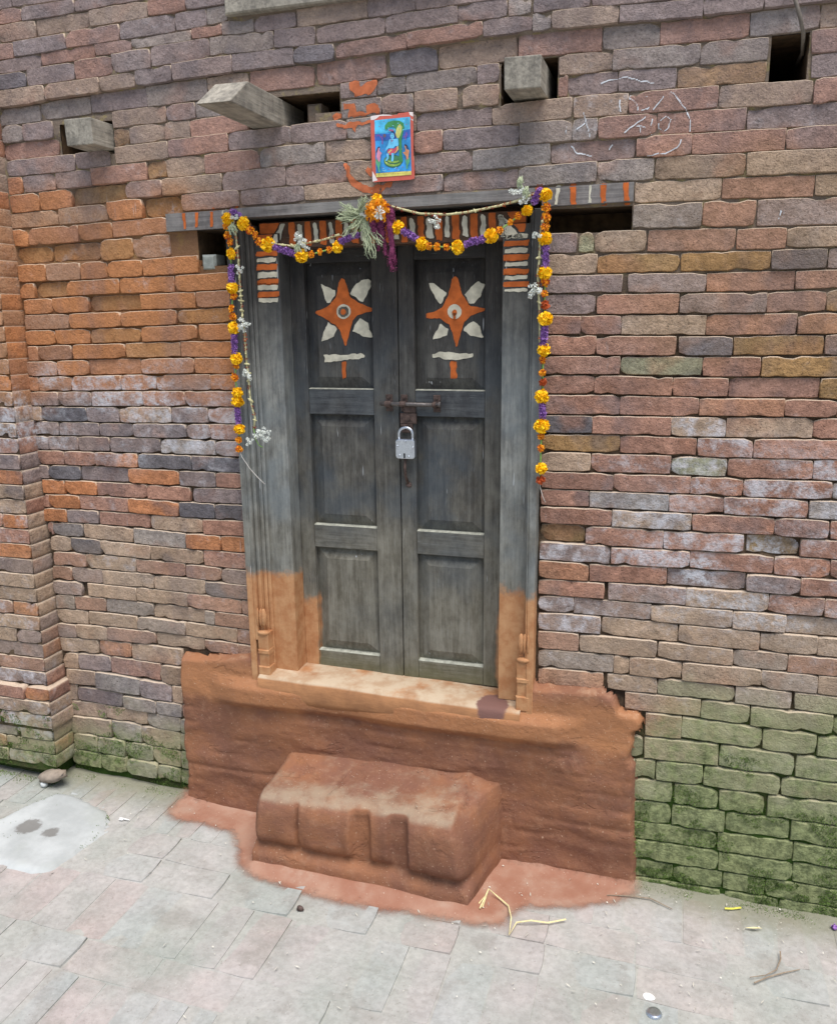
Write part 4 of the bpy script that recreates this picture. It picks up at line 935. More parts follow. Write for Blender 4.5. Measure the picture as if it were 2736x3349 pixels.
# pavers: bands parallel to the wall
def paver_mesh(L, W):
    nx = 4; ny_ = 3; vs = []; idx = {}; s0 = R.uniform(0, 99)
    for j in range(ny_ + 1):
        for i in range(nx + 1):
            x = -L / 2 + L * i / nx; y = -W / 2 + W * j / ny_; e = i in (0, nx) or j in (0, ny_)
            if i in (0, nx) and j in (0, ny_): x *= .975; y *= .965
            idx[i, j] = len(vs); vs.append((x + .0015 * nz(x, y, s0, 30), y + .0015 * nz(x, y, s0 + 7, 30), (-.0009 if e else 0) + .0010 * nz(x, y, s0, 20)))
    fs = [(idx[i, j], idx[i + 1, j], idx[i + 1, j + 1], idx[i, j + 1]) for j in range(ny_) for i in range(nx)]
    ring = [idx[i, 0] for i in range(nx)] + [idx[nx, j] for j in range(ny_)] + [idx[i, ny_] for i in range(nx, 0, -1)] + [idx[0, j] for j in range(ny_, 0, -1)]
    r1 = []; r2 = []
    for q in ring: r1.append(len(vs)); vs.append(vs[q])
    ring = r1
    for q in ring: x, y, z = vs[q]; r2.append(len(vs)); vs.append((x * 1.012, y * 1.012, -.012))
    for i in range(len(ring)): j = (i + 1) % len(ring); fs.append((ring[i], r2[i], r2[j], ring[j]))
    me = mesh('paving_brick', vs, fs, True); me.materials.append(MT['paver']); return me
PV = {t: [paver_mesh(*t) for _ in range(6)] for t in ((.074, .20), (.225, .108), (.108, .225))}
pcol = ['#b0aaa5', '#b1a8a4', '#b5a6a1', '#adafab', '#b1aea8', '#abaeab', '#b4aaa4', '#b3a29c']
y = -.022; band = 0; pav = []
seq = [(.074, .20), (.225, .108), (.225, .108), (.108, .225), (.225, .108), (.074, .20), (.225, .108), (.225, .108), (.108, .225), (.225, .108), (.108, .225), (.225, .108), (.225, .108)]
for t in seq:
    L, W = t; x = -2.75 + R.uniform(-.1, 0)
    while x < 1.2:
        gap = R.uniform(.0015, .005)
        xm, ym = x + L / 2, y - W / 2
        if not inside(xm, ym, slab) and not (-1.11 < xm < -.50 and ym > -.2):
            pav.append((t, xm, ym))
        x += L + gap
    y -= W + R.uniform(.002, .005)
def gvis(x, y):
    d = Vector((x, y + CD, gz(x) - CH)); dep = d.dot(fw); px = d.dot(rt) / dep * FPX + IW / 2; py = IH / 2 - d.dot(up) / dep * FPX
    return -80 < px < IW + 80 and py < IH + 80
for t, xm, ym in pav:
    if not gvis(xm, ym): continue
    me = R.choice(PV[t]); o = bpy.data.objects.new('paving_brick', me); COL.objects.link(o); o.parent = gr
    o.location = (xm, ym, gz(xm) + R.gauss(0, .0004)); o.rotation_euler = (R.gauss(0, .002), .0243 + R.gauss(0, .002), R.gauss(0, .006) + R.choice((0, math.pi)))
    c = srgb(R.choice(pcol)); o.color = c
m = MB()
for t, xm, ym in pav:
    if gvis(xm, ym): continue
    L, W = t; n = len(m.v); z = gz(xm); m.box(xm - L / 2, xm + L / 2, ym - W / 2, ym + W / 2, z - .012, z)
o = m.build('paving_brick', MT['ground'], gr); o['kind'] = 'stuff'
# concrete slab
def flat_patch(name, poly, zoff, st, mat, parent, skirt=.02, rough=.002, edge=.012, attr=False, soft=.06, zfun=None):
    xs = [p[0] for p in poly]; ys = [p[1] for p in poly]; x0, y0 = min(xs), min(ys); nx = int((max(xs) - x0) / st) + 1; ny = int((max(ys) - y0) / st) + 1
    vs = []; fs = []; ed = []; id_ = {}
    def v(i, j):
        if (i, j) not in id_:
            x, y = x0 + i * st, y0 + j * st; e = edgedist(x, y, poly); ins = inside(x, y, poly)
            z = gz(x) + zoff + rough * nz(x, y, 0, 14)
            if zfun: z += zfun(x, y)
            if not attr: z -= skirt * (1 - min(1, e / edge)) ** 2
            id_[i, j] = len(vs); vs.append((x, y, z)); ed.append(min(1, e / soft) if ins else 0)
        return id_[i, j]
    for i in range(nx):
        for j in range(ny):
            x, y = x0 + (i + .5) * st, y0 + (j + .5) * st
            if inside(x + .006 * nz(x, y, 2, 30), y + .006 * nz(x, y, 9, 30), poly): fs.append((v(i, j), v(i + 1, j), v(i + 1, j + 1), v(i, j + 1)))
    me = mesh(name, vs, fs, True)
    if attr: a = me.attributes.new('edge', 'FLOAT', 'POINT'); a.data.foreach_set('value', ed)
    return put(name, me, mat, parent)
k = NT('slab_concrete'); pos = k.pos()
c = k.mix(k.rg(k.noise(pos, 9, 5, .6), .3, .7), srgb('#9fa2a0'), srgb('#b5b8b6')); c = k.mix(k.mt('MULTIPLY', k.rg(k.noise(pos, 4, 3), .5, .7), .4), c, srgb('#a0a49a'))
for sx0, sy0, sw in ((95 * 1.0, 1722, .045), (165, 1733, .034)):
    gx, gy = G((95 if sw > .04 else 165 * .62 + 0) * 1.0, 0) if False else G(*rp('g', 0, 0))
for (u, v_), rad in (((165, 455), .040), ((290, 488), .027)):
    gx, gy = G(0 + u / 1.736, 2450 + v_ / 1.736)
    dd = k.n('ShaderNodeVectorMath', operation='DISTANCE'); k.s(dd.inputs[0], k.scl(pos, 1, 1, 0)); dd.inputs[1].default_value = (gx, gy, 0)
    f = k.rg(k.mt('ADD', dd.outputs['Value'], k.mt('MULTIPLY', k.noise(pos, 40, 5, .7), .045)), rad + .026, rad + .012)
    c = k.mix(k.mt('MULTIPLY', f, .75), c, srgb('#66625c'))
k.bsdf(c, .9, k.bump(k.noise(pos, 60, 5, .65), .35, .003))
so_ = flat_patch('concrete_slab', slab, .009, .012, k.m, None, .022, .0015, .02); tag(so_, 'pale concrete slab with two dark stains set in the paving', 'slab')
add_bvh(so_.data, Matrix.Translation(so_.location))
# clay wash spread on the paving round the step
ap = [G(a * 1.576, b * 1.576) for a, b in ((380, 1640), (345, 1660), (322, 1690), (335, 1712), (400, 1725), (462, 1742), (470, 1800), (500, 1835), (600, 1868), (700, 1898), (820, 1915), (960, 1938), (1055, 1945), (1090, 1905), (1180, 1905), (1290, 1893), (1345, 1865), (1345, 1835))]
ap += [(-.02, .02), (-1.52, .02)]
def apz(x, y):   # the wash is banked up softly against wall and step
    d = min(abs(y - .0) if y > -.6 else 9, 9); q = max(0, 1 - max(0, -y - .015) / .05); 
    dx = max(-1.125 - x, x + .475, 0); dy = max(-.285 - y, 0); q2 = max(0, 1 - math.hypot(dx, dy) / .05)
    return .022 * q * q + .016 * q2 * q2
ao = flat_patch('clay_wash', ap, .0026, .012, None, gr, 0, .0004, .01, True, .13, apz)
k = NT('clay_wash_floor'); pos = k.pos(); a = k.n('ShaderNodeAttribute', attribute_name='edge').outputs['Fac']
c = k.mix(k.rg(k.noise(pos, 7, 5, .6), .35, .65), srgb('#906450'), srgb('#a07c68')); c = k.mix(k.mt('MULTIPLY', k.rg(k.noise(pos, 200, 2), .68, .74), .6), c, srgb('#cdb9a6'))
c = k.mix(k.mt('MULTIPLY', k.rg(k.noise(pos, 14, 5, .6), .5, .75), .4), c, srgb('#a08a7a'))
al = k.mt('MULTIPLY', k.rg(k.mt('ADD', k.mt('MULTIPLY', a, 1.3), k.mt('MULTIPLY', k.mt('SUBTRACT', k.noise(pos, 15, 8, .8), .5), 1.5)), .05, .60), k.rg(a, 0.0, .45))
k.bsdf(c, .85, k.bump(k.noise(pos, 40, 5, .65), .35, .004), alpha=al); ao.data.materials.append(k.m)

# ------------------------------------------------------------------ the step
GX = lambda u: P(720 + u / 1.474, 1832 + 1260 / 1.474, -.265)[0]
GRV = ((GX(355), GX(378), .014), (GX(612), GX(722), .022), (GX(795), GX(902), .020), (GX(440), GX(610), .004))
def step():
    st = thing('stone_step', 'low carved stone step under a worn red clay wash', 'step', (-.8, -.14, 0))
    X0, X1, YF, ZT_ = -1.125, -.478, -.275, .238
    # profile around (front): from the wall along the top, over the rounded edge, down the face to the plinth
    prof = [(.02, .285), (-.016, .262), (-.05, .251), (-.10, .245), (-.14, .242), (-.18, .240), (-.215, .238), (-.240, .233), (-.256, .224), (-.264, .208), (-.268, .185), (-.269, .160), (-.269, .135), (-.268, .110), (-.264, .092),
            (-.254, .081), (-.246, .073), (-.247, .063), (-.256, .055), (-.266, .047), (-.271, .036), (-.273, .024), (-.275, .010), (-.279, -.006), (-.285, -.03)]
    N = len(prof); nx = 130; vs = []; fs = []
    pan = [(-1.06, -1.015, 0), (-.985, -.985, 0)]
    def relief(x, z, y):
        """worn carving on the face: upright hollows between plain blocks"""
        d = 0.0
        if .075 < z < .225:
            a = min(1, (z - .075) / .02) * min(1, (.235 - z) / .03)
            for c0, c1, dp in GRV:
                if c0 < x < c1:
                    t = (x - c0) / (c1 - c0); d += dp * a * min(1, min(t, 1 - t) * 5)
            d += .003 * nz(x, 0, z, 28) * a
            if x > GRV[2][1]: d -= .010 * a
        return d
    for i in range(nx + 1):
        f = i / nx; x = X0 + (X1 - X0) * f
        e = min(f, 1 - f) * (X1 - X0)
        rnd = max(0, 1 - e / .022) ** 2; tl = (f - .45) * .030
        for k_, (y, z) in enumerate(prof):
            yy, zz = y, z
            if .07 < z < .24 and y < -.18: yy += .022 * rnd * (1 if z > .07 else .3); 
            if z > .19: zz -= .014 * rnd
            yy += relief(x, z, y)
            yy += .010 * nz(x, 3, z, 6) + .004 * nz(x, 13, z * .5, 17) + .002 * nz(x, 9, z, 26); zz += .005 * nz(x * .8, y * 1.2, 4, 9) + .0015 * nz(x, y, 4, 40)
            if z < .12: zz += gz(x)
            zz += tl * max(0, min(1, (z - .06) / .15)); x = X0 + (X1 - X0) * f - (.032 * f * f * max(0, min(1, (z - .05) / .18)))
            taper = (0.004 if z < .056 else 0)
            vs.append((x + .004 * nz(z, y, f, 9) + (-.003 if f < .5 else .004) * (1 if z < .05 else 0) * (1 - min(1, e / .05)), yy, zz))
        if i:
            n = (i - 1) * N
            for k_ in range(N - 1): fs.append((n + k_, n + k_ + 1, n + N + k_ + 1, n + N + k_))
    # sides: fan the end profile back to the wall in strips
    for side in (0, nx):
        base = side * N; prev = [base + k_ for k_ in range(N)]
        sgn = -1 if side == 0 else 1
        for s_ in range(1, 7):
            cur = []
            for k_ in range(N):
                x, y, z = vs[base + k_]; t = s_ / 6; bul = .010 * math.sin(min(1, t * 2.2) * math.pi / 2)
                x2 = (-.440 if side else -1.118) - x; fl = 0
                yy = y + (.02 - y) * t; q = len(vs)
                zc = z - .004 * min(1, t * 3)
                vs.append((x + x2 * t + sgn * .035 * t ** 4 + sgn * bul * (1 - t) + .004 * nz(y, z, t, 12), yy, zc)); cur.append(q)
            for k_ in range(N - 1):
                f_ = (prev[k_], cur[k_], cur[k_ + 1], prev[k_ + 1]); fs.append(f_ if side == 0 else f_[::-1])
            prev = cur
    me = mesh('step_block', vs, fs, True); put('step_block', me, MT['step'], st); add_bvh(me, Matrix.Identity(4))
step()

# ------------------------------------------------------------------ paint laid on real surfaces
allv = []; allf = []
for vs, fs in world_tris:
    n = len(allv); allv += vs; allf += [tuple(n + i for i in f) for f in fs]
BV = BVHTree.FromPolygons(allv, allf)
def paint(name, polys, mat, parent, st=.0032, lift=.0012, soft=.008, wob=.004, ymax=.04, jump=.006):
    vs = []; fs = []; ed = []
    for poly in polys:
        id_ = {}
        xs = [p[0] for p in poly]; zs = [p[1] for p in poly]; x0, z0 = min(xs) - .004, min(zs) - .004
        nx = int((max(xs) - x0) / st) + 2; nz_ = int((max(zs) - z0) / st) + 2
        def v(i, j):
            if (i, j) not in id_:
                x, z = x0 + i * st, z0 + j * st
                h = BV.ray_cast(Vector((x, -.30, z)), Vector((0, 1, 0)))
                if h[0] is None or h[0].y > ymax + .06: id_[i, j] = None
                else:
                    id_[i, j] = len(vs); vs.append((x, h[0].y - lift, z)); xx, zz = x + wob * nz(x, 2, z, 60), z + wob * nz(x, 8, z, 60)
                    ed.append(min(1, edgedist(xx, zz, poly) / soft) if inside(xx, zz, poly) else 0)
            return id_[i, j]
        for i in range(nx):
            for j in range(nz_):
                q = [v(i, j), v(i + 1, j), v(i + 1, j + 1), v(i, j + 1)]
                if None in q or max(ed[k_] for k_ in q) <= 0: continue
                yy = [vs[k_][1] for k_ in q]
                if max(yy) - min(yy) < jump: fs.append(tuple(q))
    me = mesh(name, vs, fs, True)
    a = me.attributes.new('edge', 'FLOAT', 'POINT'); a.data.foreach_set('value', ed)
    return put(name, me, mat, parent)
def pp(k, pts, y=0.0, s=1.736, org=None):
    o = org or REG[k]; return [P(o[0] + u / s, o[1] + v / s, y) for u, v in pts]
def stroke(pts, w):
    out = []
    L = []; Rr = []
    for i, p in enumerate(pts):
        a = pts[max(0, i - 1)]; b = pts[min(len(pts) - 1, i + 1)]; dx, dz = b[0] - a[0], b[1] - a[1]; l = math.hypot(dx, dz) or 1
        L.append((p[0] - dz / l * w, p[1] + dx / l * w)); Rr.append((p[0] + dz / l * w, p[1] - dx / l * w))
    return L + Rr[::-1]
def ellipse(c, a, b, n=18): return [(c[0] + a * math.cos(t * 2 * math.pi / n), c[1] + b * math.sin(t * 2 * math.pi / n)) for t in range(n)]
E5 = 'e'
# stars on the upper panels
stars_o = [[(375, 12), (395, 20), (420, 100), (425, 120), (470, 152), (548, 188), (546, 202), (470, 228), (444, 255), (432, 300), (403, 402), (392, 398), (365, 310), (340, 285), (285, 250), (222, 216), (224, 204), (290, 180), (340, 130), (350, 100), (360, 40)],
           [(1020, 3), (1038, 15), (1060, 100), (1072, 120), (1110, 172), (1187, 186), (1186, 200), (1110, 232), (1075, 268), (1058, 320), (1034, 410), (1024, 405), (1000, 320), (985, 280), (935, 248), (855, 246), (852, 215), (900, 205), (950, 175), (975, 125), (990, 80), (1003, 20)]]
petal = [[(248, 26), (290, 62), (346, 78), (345, 120), (318, 160), (290, 162), (268, 110)], [(520, 10), (540, 20), (538, 62), (500, 160), (470, 140), (418, 112), (440, 60), (480, 22)],
         [(300, 258), (362, 300), (335, 350), (300, 372), (256, 385), (268, 320)], [(480, 238), (520, 262), (555, 365), (500, 352), (432, 320), (445, 280)],
         [(870, 34), (920, 50), (980, 95), (962, 140), (940, 172), (900, 130), (876, 80)], [(1150, 25), (1190, 42), (1165, 120), (1132, 172), (1098, 165), (1066, 110), (1110, 58)],
         [(935, 268), (988, 300), (980, 350), (930, 362), (888, 376), (905, 318)], [(1122, 250), (1160, 282), (1186, 366), (1112, 350), (1062, 312), (1085, 275)]]
bars = [[(268, 448), (330, 440), (400, 446), (480, 436), (512, 450), (510, 478), (440, 482), (380, 490), (320, 496), (280, 500)], [(884, 440), (960, 430), (1050, 434), (1130, 438), (1128, 470), (1080, 480), (1000, 490), (930, 472), (886, 470)]]
stem = [[(373, 488), (406, 484), (408, 585), (378, 590)], [(990, 486), (1033, 484), (1030, 586), (992, 590)]]
yl = YL + .006
paint('painted_star', [pp('e', p, yl) for p in stars_o], MT['orange'], l1, st=.0028, soft=.003, wob=.002)
paint('painted_petal', [pp('e', p, yl) for p in petal], MT['white'], l1, st=.0028, soft=.006)
paint('painted_bar', [pp('e', p, yl) for p in bars], MT['white'], l1, st=.0028, soft=.006)
paint('painted_stem', [pp('e', p, yl) for p in stem], MT['orange'], l1, st=.0028, soft=.004)
rings = [pp('e', ellipse(c, 43, 46), yl) for c in ((389, 206), (1018, 206))]
paint('painted_ring', rings, MT['white'], l1, st=.0026, lift=.0022, soft=.003, wob=.001)
paint('painted_ring', [pp('e', ellipse((389, 206), 26, 28), yl)], flat_mat('dark_ring', '#5a544c', .2), l1, st=.0026, lift=.003, soft=.002, wob=.001)
paint('painted_dot', [pp('e', ellipse(c, 16, 19), yl) for c in ((389, 208), (1018, 212))] + [pp('e', [(1010, 215), (1026, 215), (1026, 252), (1010, 252)], yl)], MT['orange'], l1, st=.0022, lift=.0038, soft=.002, wob=.001)
# stripes on the jamb heads, header board and lintel ends
A = (700, 600); B = (1500, 560)
def pa(org, u, v, y): return P(org[0] + u / 2.893, org[1] + v / 2.893, y)
def zband(org, ys, u): return [pa(org, u, v, .010)[1] for v in ys]
lo = zband(A, (640, 690, 760, 820, 905, 960, 1020, 1075), 500); lw = zband(A, (695, 755, 828, 898, 950, 1015, 1078, 1135), 500)
ro = zband(B, (655, 710, 785, 845, 918, 975, 1040, 1095), 540); rw_ = zband(B, (590, 645, 720, 780, 848, 905, 980, 1030, 1100, 1150), 540)
def bandsp(x0, x1, zs):
    o = []
    for i in range(0, len(zs), 2): t = .003; o.append([(x0 + R.uniform(0, .003), zs[i]), (x1, zs[i] + R.uniform(-.001, .003)), (x1 - R.uniform(0, .004), zs[i + 1]), (x0, zs[i + 1] + R.uniform(-.002, .002))])
    return o
paint('painted_stripes', bandsp(-1.161, -1.092, lo) , MT['orange'], jl, soft=.002, wob=.0016, jump=.02)
paint('painted_stripes', bandsp(-1.160, -1.094, lw), MT['white'], jl, soft=.005, wob=.003, jump=.02)
paint('painted_stripes', bandsp(-.451, -.382, ro), MT['orange'], jr, soft=.002, wob=.0016, jump=.02)
paint('painted_stripes', bandsp(-.450, -.383, rw_), MT['white'], jr, soft=.005, wob=.003, jump=.02)
so2 = []; sw2 = []; x = -1.146; i = 0
so2.append([(-1.148, 1.85), (-1.085, 1.85), (-1.118, 1.80), (-1.135, 1.785), (-1.148, 1.785)]); x = -1.075
sw2.append([(-1.083, 1.85), (-1.068, 1.85), (-1.085, 1.80), (-1.108, 1.785), (-1.118, 1.79)])
x = -1.058
while x < -.47:
    w = .0195 + R.uniform(-.002, .002); so2.append([(x, 1.786 + R.uniform(0, .004)), (x + w, 1.785), (x + w - .002, 1.851), (x - .002, 1.851)]); x += w + .005
    w = .0195 + R.uniform(-.003, .003); sw2.append([(x, 1.790 + R.uniform(0, .006)), (x + w, 1.789), (x + w - .004, 1.843), (x + w * .3, 1.850), (x - .002, 1.845)]); x += w + .004
so2.append([(-.445, 1.85), (-.394, 1.85), (-.394, 1.80), (-.41, 1.798), (-.425, 1.82)]); sw2.append([(-.47, 1.84), (-.45, 1.84), (-.41, 1.795), (-.40, 1.785), (-.46, 1.785)])
paint('painted_stripes', so2, MT['orange'], hd, soft=.002, wob=.002, ymax=.08); paint('painted_stripes', sw2, MT['white'], hd, soft=.004, wob=.004, ymax=.08)
def vst(k, segs): return [pp(k, s_) for s_ in segs]
paint('painted_stripes', vst('a', [[(1043, 1208), (1065, 1206), (1070, 1302), (1056, 1304)], [(1118, 1200), (1138, 1198), (1134, 1292), (1118, 1294)], [(1202, 1180), (1222, 1178), (1222, 1288), (1204, 1290)], [(1326, 1165), (1348, 1163), (1344, 1208), (1326, 1212)]])
      + vst('c', [[(30, 1048), (72, 1045), (74, 1165), (40, 1170)], [(220, 1040), (256, 1038), (260, 1168), (228, 1170)], [(396, 1038), (434, 1036), (428, 1165), (398, 1168)], [(524, 1032), (556, 1030), (560, 1162), (528, 1164)]]), MT['orange'], lint, soft=.002, wob=.0015)
paint('painted_stripes', vst('c', [[(138, 1050), (174, 1048), (166, 1100), (160, 1168), (134, 1170), (140, 1100)], [(326, 1050), (352, 1048), (346, 1110), (350, 1166), (320, 1168), (330, 1110)]]) + vst('a', [[(1266, 1180), (1284, 1178), (1280, 1225), (1268, 1228)]]), MT['white'], lint, soft=.003, wob=.003)
# dull orange brush marks on the bricks round the poster
marks = [[(425, 458), (475, 458), (492, 492), (520, 462), (580, 450), (574, 500), (540, 542), (500, 538), (450, 550), (428, 505)], [(345, 632), (375, 640), (372, 676), (335, 682), (320, 655)],
         [(380, 585), (450, 580), (462, 625), (500, 632), (512, 640), (520, 590), (560, 580), (592, 595), (596, 640), (560, 640), (500, 662), (415, 665), (412, 625), (384, 622)], [(335, 690), (390, 700), (480, 680), (548, 676), (552, 700), (470, 715), (452, 760), (438, 725), (390, 732), (350, 720)],
         [(384, 922), (420, 922), (428, 985), (470, 1035), (540, 1050), (620, 1040), (676, 1025), (662, 1050), (610, 1085), (590, 1130), (572, 1138), (540, 1105), (460, 1075), (415, 1030), (398, 975)], [(520, 945), (548, 925), (556, 1005), (525, 1000), (512, 970)]]
paint('painted_mark', [pp('b', q) for q in marks], MT['wash'], wall, st=.0036, soft=.005, wob=.006, jump=.02)
ch = [[(390, 470), (460, 445), (540, 437), (620, 455), (700, 472)], [(506, 560), (504, 600), (510, 640)], [(566, 535), (560, 560), (600, 590), (606, 625)], [(640, 548), (676, 556), (645, 580), (690, 590), (660, 620), (620, 628)], [(755, 540), (725, 580), (690, 625)], [(790, 520), (845, 572), (888, 640), (908, 700), (900, 752)],
      [(296, 630), (312, 690), (335, 782)], [(255, 735), (310, 690)], [(200, 708), (202, 765)], [(525, 755), (600, 700), (655, 660)], [(612, 705), (625, 762)], [(590, 715), (655, 722)], [(684, 672), (682, 765)], [(722, 690), (760, 662), (792, 678), (780, 720), (750, 742), (724, 726), (722, 690)], [(222, 822), (262, 866), (345, 884)], [(855, 788), (830, 840), (760, 872), (650, 882)], [(462, 815), (440, 852)], [(1440, 1160), (1412, 1210), (1400, 1250), (1430, 1230), (1436, 1160)]]
paint('chalk_scribble', [stroke(pp('c', q), .0026) for q in ch], MT['chalk'], wall, st=.0026, soft=.0022, wob=.003, jump=.012)

# ------------------------------------------------------------------ small printed poster
po = thing('poster', 'small blue religious print with red border pasted above the door', 'poster', (-.75, -.01, 2.05))
YP = -.010
def pz(u, v, y): x, z = P(1180 + u / 7.868, 350 + v / 7.868, YP); return (x, y, z)
def sheet(name, polys, mat, y, parent, curl=True):
    m = MB()
    for p in polys:
        n = len(m.v); m.v += [pz(u, v, y) for u, v in p]; m.f.append(tuple(n + i for i in range(len(p)))[::-1])
    me = m.mesh(name); o = put(name, me, mat, parent)
    return o
bd = [(245, 262), (262, 225), (330, 215), (420, 195), (560, 185), (720, 190), (820, 200), (935, 192), (960, 150), (1100, 140), (1210, 118), (1340, 122), (1345, 600), (1350, 1200), (1380, 1600), (1378, 1830), (1290, 1860), (900, 1890), (600, 1908), (345, 1930), (300, 1915), (280, 1500), (262, 900), (248, 400)]
m = MB(); n = len(bd); m.v += [pz(u, v, YP) for u, v in bd] + [pz(u, v, YP + .0012) for u, v in bd]; m.f.append(tuple(range(n))[::-1]); m.f += [(i, (i + 1) % n, n + (i + 1) % n, n + i) for i in range(n)]
bord = m.build('paper_border', flat_mat('poster_red', '#c9604f', .12, 30, .45, spec=.5), po)
F = lambda nme, c, v=.15, s_=60: flat_mat('print_' + nme, c, v, s_, .4, 0, .05, .5)
def ell(u, v, a, b, n=16): return ellipse((u, v), a, b, n)
lay = 0
def L_(polys, mat):
    global lay
    lay += 1; sheet('print', polys, mat, YP - .0002 * lay - .0003, po)
for tp in ([[(245, 262), (262, 225), (330, 215), (560, 185), (720, 190), (820, 215), (700, 215), (480, 225), (400, 290), (345, 320), (255, 330)], [(1230, 120), (1338, 122), (1342, 240), (1260, 200)], [(1260, 290), (1342, 320), (1342, 350)], [(290, 1640), (330, 1700), (385, 1800), (430, 1880), (300, 1915)]]): sheet('torn_edge', [tp], F('torn', '#eadfda', .05), YP - .0002, po)
L_([[(350, 340), (700, 300), (1265, 245), (1280, 900), (1300, 1640), (800, 1665), (385, 1700), (370, 1000)]], F('blue', '#3a95d6', .35, 25))
L_([[(350, 340), (700, 300), (1265, 245), (1268, 560), (360, 700)]], F('sky', '#4fb4dd', .4, 28))
L_([[(357, 690), (700, 690), (1270, 570), (1272, 760), (1000, 840), (360, 860)]], F('deep', '#3a67bb', .2, 25))
L_([[(390, 1705), (1295, 1640), (1298, 1740), (395, 1805)]], F('yellow', '#d9cf6e', .25, 40))
# coiled serpent
L_([ell(830, 1390, 240, 165)], F('coil_dark', '#3c6b4a')); L_([ell(832, 1385, 222, 140)], F('coil', '#86b04c'))
L_([ell(836, 1360, 205, 112)], F('coil_dark2', '#3f7553')); L_([ell(842, 1345, 190, 92)], F('coil2', '#93b653')); L_([ell(846, 1318, 170, 70)], F('coil_dark3', '#457d52'))
L_([[(620, 560), (625, 470), (700, 380), (850, 345), (1000, 350), (1100, 410), (1120, 520), (1080, 680), (1050, 860), (1060, 1200), (1090, 1400), (980, 1420), (990, 1150), (980, 900), (960, 760), (900, 560), (840, 500), (720, 520), (660, 580)]], F('snake', '#418a50'))
L_([[(1010, 430), (1060, 500), (1050, 620), (1010, 740), (980, 800), (930, 790), (895, 690), (920, 570), (965, 470)]], F('belly', '#c9c774'))
L_([stroke([(1020, 450), (1025, 560), (980, 700), (960, 790)], 5), stroke([(980, 480), (975, 580), (940, 680), (930, 770)], 5)], F('belly_line', '#8d9a45'))
# seated blue figure, two small side figures
L_([ell(815, 740, 55, 75), [(740, 830), (810, 815), (900, 820), (960, 800), (975, 960), (960, 1010), (890, 1000), (850, 1060), (720, 1060), (640, 1150), (650, 1060), (700, 980)]], F('figure', '#6cc0e6', .1))
L_([[(690, 1160), (700, 1100), (790, 1060), (850, 1080), (960, 1000), (985, 1080), (920, 1170), (820, 1200), (770, 1240), (700, 1200)]], F('cloth', '#cc5468')); L_([[(700, 1170), (790, 1090), (810, 1110), (730, 1190)], [(940, 1000), (975, 1010), (965, 1100), (880, 1200), (870, 1180), (935, 1100)]], F('gold', '#dcc072'))
L_([[(665, 1200), (730, 1190), (725, 1320), (670, 1390), (640, 1380), (680, 1300)], [(790, 1190), (860, 1180), (850, 1340), (835, 1400), (785, 1395), (800, 1300)]], F('legs', '#72c4ea', .1)); L_([[(860, 640), (895, 700), (900, 790), (880, 770), (865, 700)], [(770, 650), (800, 600), (860, 620), (870, 660), (820, 655)]], F('hair', '#33304a'))
L_([[(720, 590), (760, 570), (860, 590), (850, 625), (740, 620)]], F('crown', '#a5618a'))
L_([[(440, 1040), (480, 1015), (500, 1030), (480, 1070), (450, 1130), (400, 1190), (415, 1110)], [(1120, 970), (1160, 955), (1200, 990), (1240, 1100), (1215, 1090), (1180, 1030)]], F('hair2', '#3a2330'))
L_([[(460, 1050), (500, 1060), (490, 1130), (550, 1190), (520, 1240), (510, 1360), (480, 1420), (430, 1340), (415, 1280), (430, 1180)]], F('rose', '#d98ea6')); L_([[(1130, 1000), (1165, 1000), (1180, 1080), (1260, 1120), (1240, 1230), (1230, 1330), (1190, 1370), (1170, 1260), (1090, 1170), (1150, 1150), (1160, 1080)]], F('peach', '#cf8a5e'))
L_([[(390, 1350), (430, 1350), (480, 1430), (520, 1360), (515, 1480), (490, 1560), (510, 1680), (470, 1680), (450, 1560), (400, 1440)], [(1150, 1330), (1195, 1370), (1270, 1290), (1265, 1420), (1220, 1500), (1215, 1590), (1180, 1590), (1180, 1480)]], F('tail', '#5ba578'))
L_([stroke([(430, 770), (425, 730), (470, 720), (520, 770), (560, 790), (550, 760)], 11), stroke([(560, 790), (570, 870), (565, 960)], 12), stroke([(1150, 740), (1190, 650), (1210, 700), (1170, 770), (1110, 760)], 9), stroke([(1165, 770), (1160, 850)], 9)], F('sign', '#8c4b93'))
L_([ell(620, 740, 40, 48, 10)], F('brown', '#6b5560'))
pr = random.Random(3)
L_([stroke([(u, v), (u + 38, v + pr.uniform(-14, 14))], 7) for u, v in [(pr.uniform(380, 1200), pr.choice((pr.uniform(330, 600), pr.uniform(1560, 1640)))) for _ in range(16)]], F('ripple', '#8fd0ee', .2))
L_([stroke([(u, v), (u + 26, v + 12)], 9) for u, v in ((590, 370), (480, 500), (1170, 450), (1180, 300), (570, 1100), (560, 1560), (720, 1600), (930, 1580), (1075, 1540), (1060, 1080))], F('fish', '#8a4f6a', .3))
L_([stroke([(775 + 12 * i, 830 + 10 * i), (800, 880 + 14 * i), (850 - 6 * i, 850 + 8 * i)], 5) for i in range(3)], F('necklace', '#b0607c'))
L_([stroke([(640 + 30 * i, 1410 + 34 * min(i, 5) * .5), (700 + 60 * i, 1470 + 10 * i)], 5) for i in range(4)], F('scale', '#d8dc8a'))
L_([[(790, 705), (812, 700), (812, 712), (792, 716)], [(835, 700), (858, 702), (856, 714), (836, 712)], [(800, 765), (835, 763), (818, 778)]], F('face', '#2d5575'))
L_([stroke([(470 + 60 * i, 1745 - 4 * i), (510 + 60 * i, 1742 - 4 * i)], 6) for i in range(12)], F('caption', '#a89a3c'))

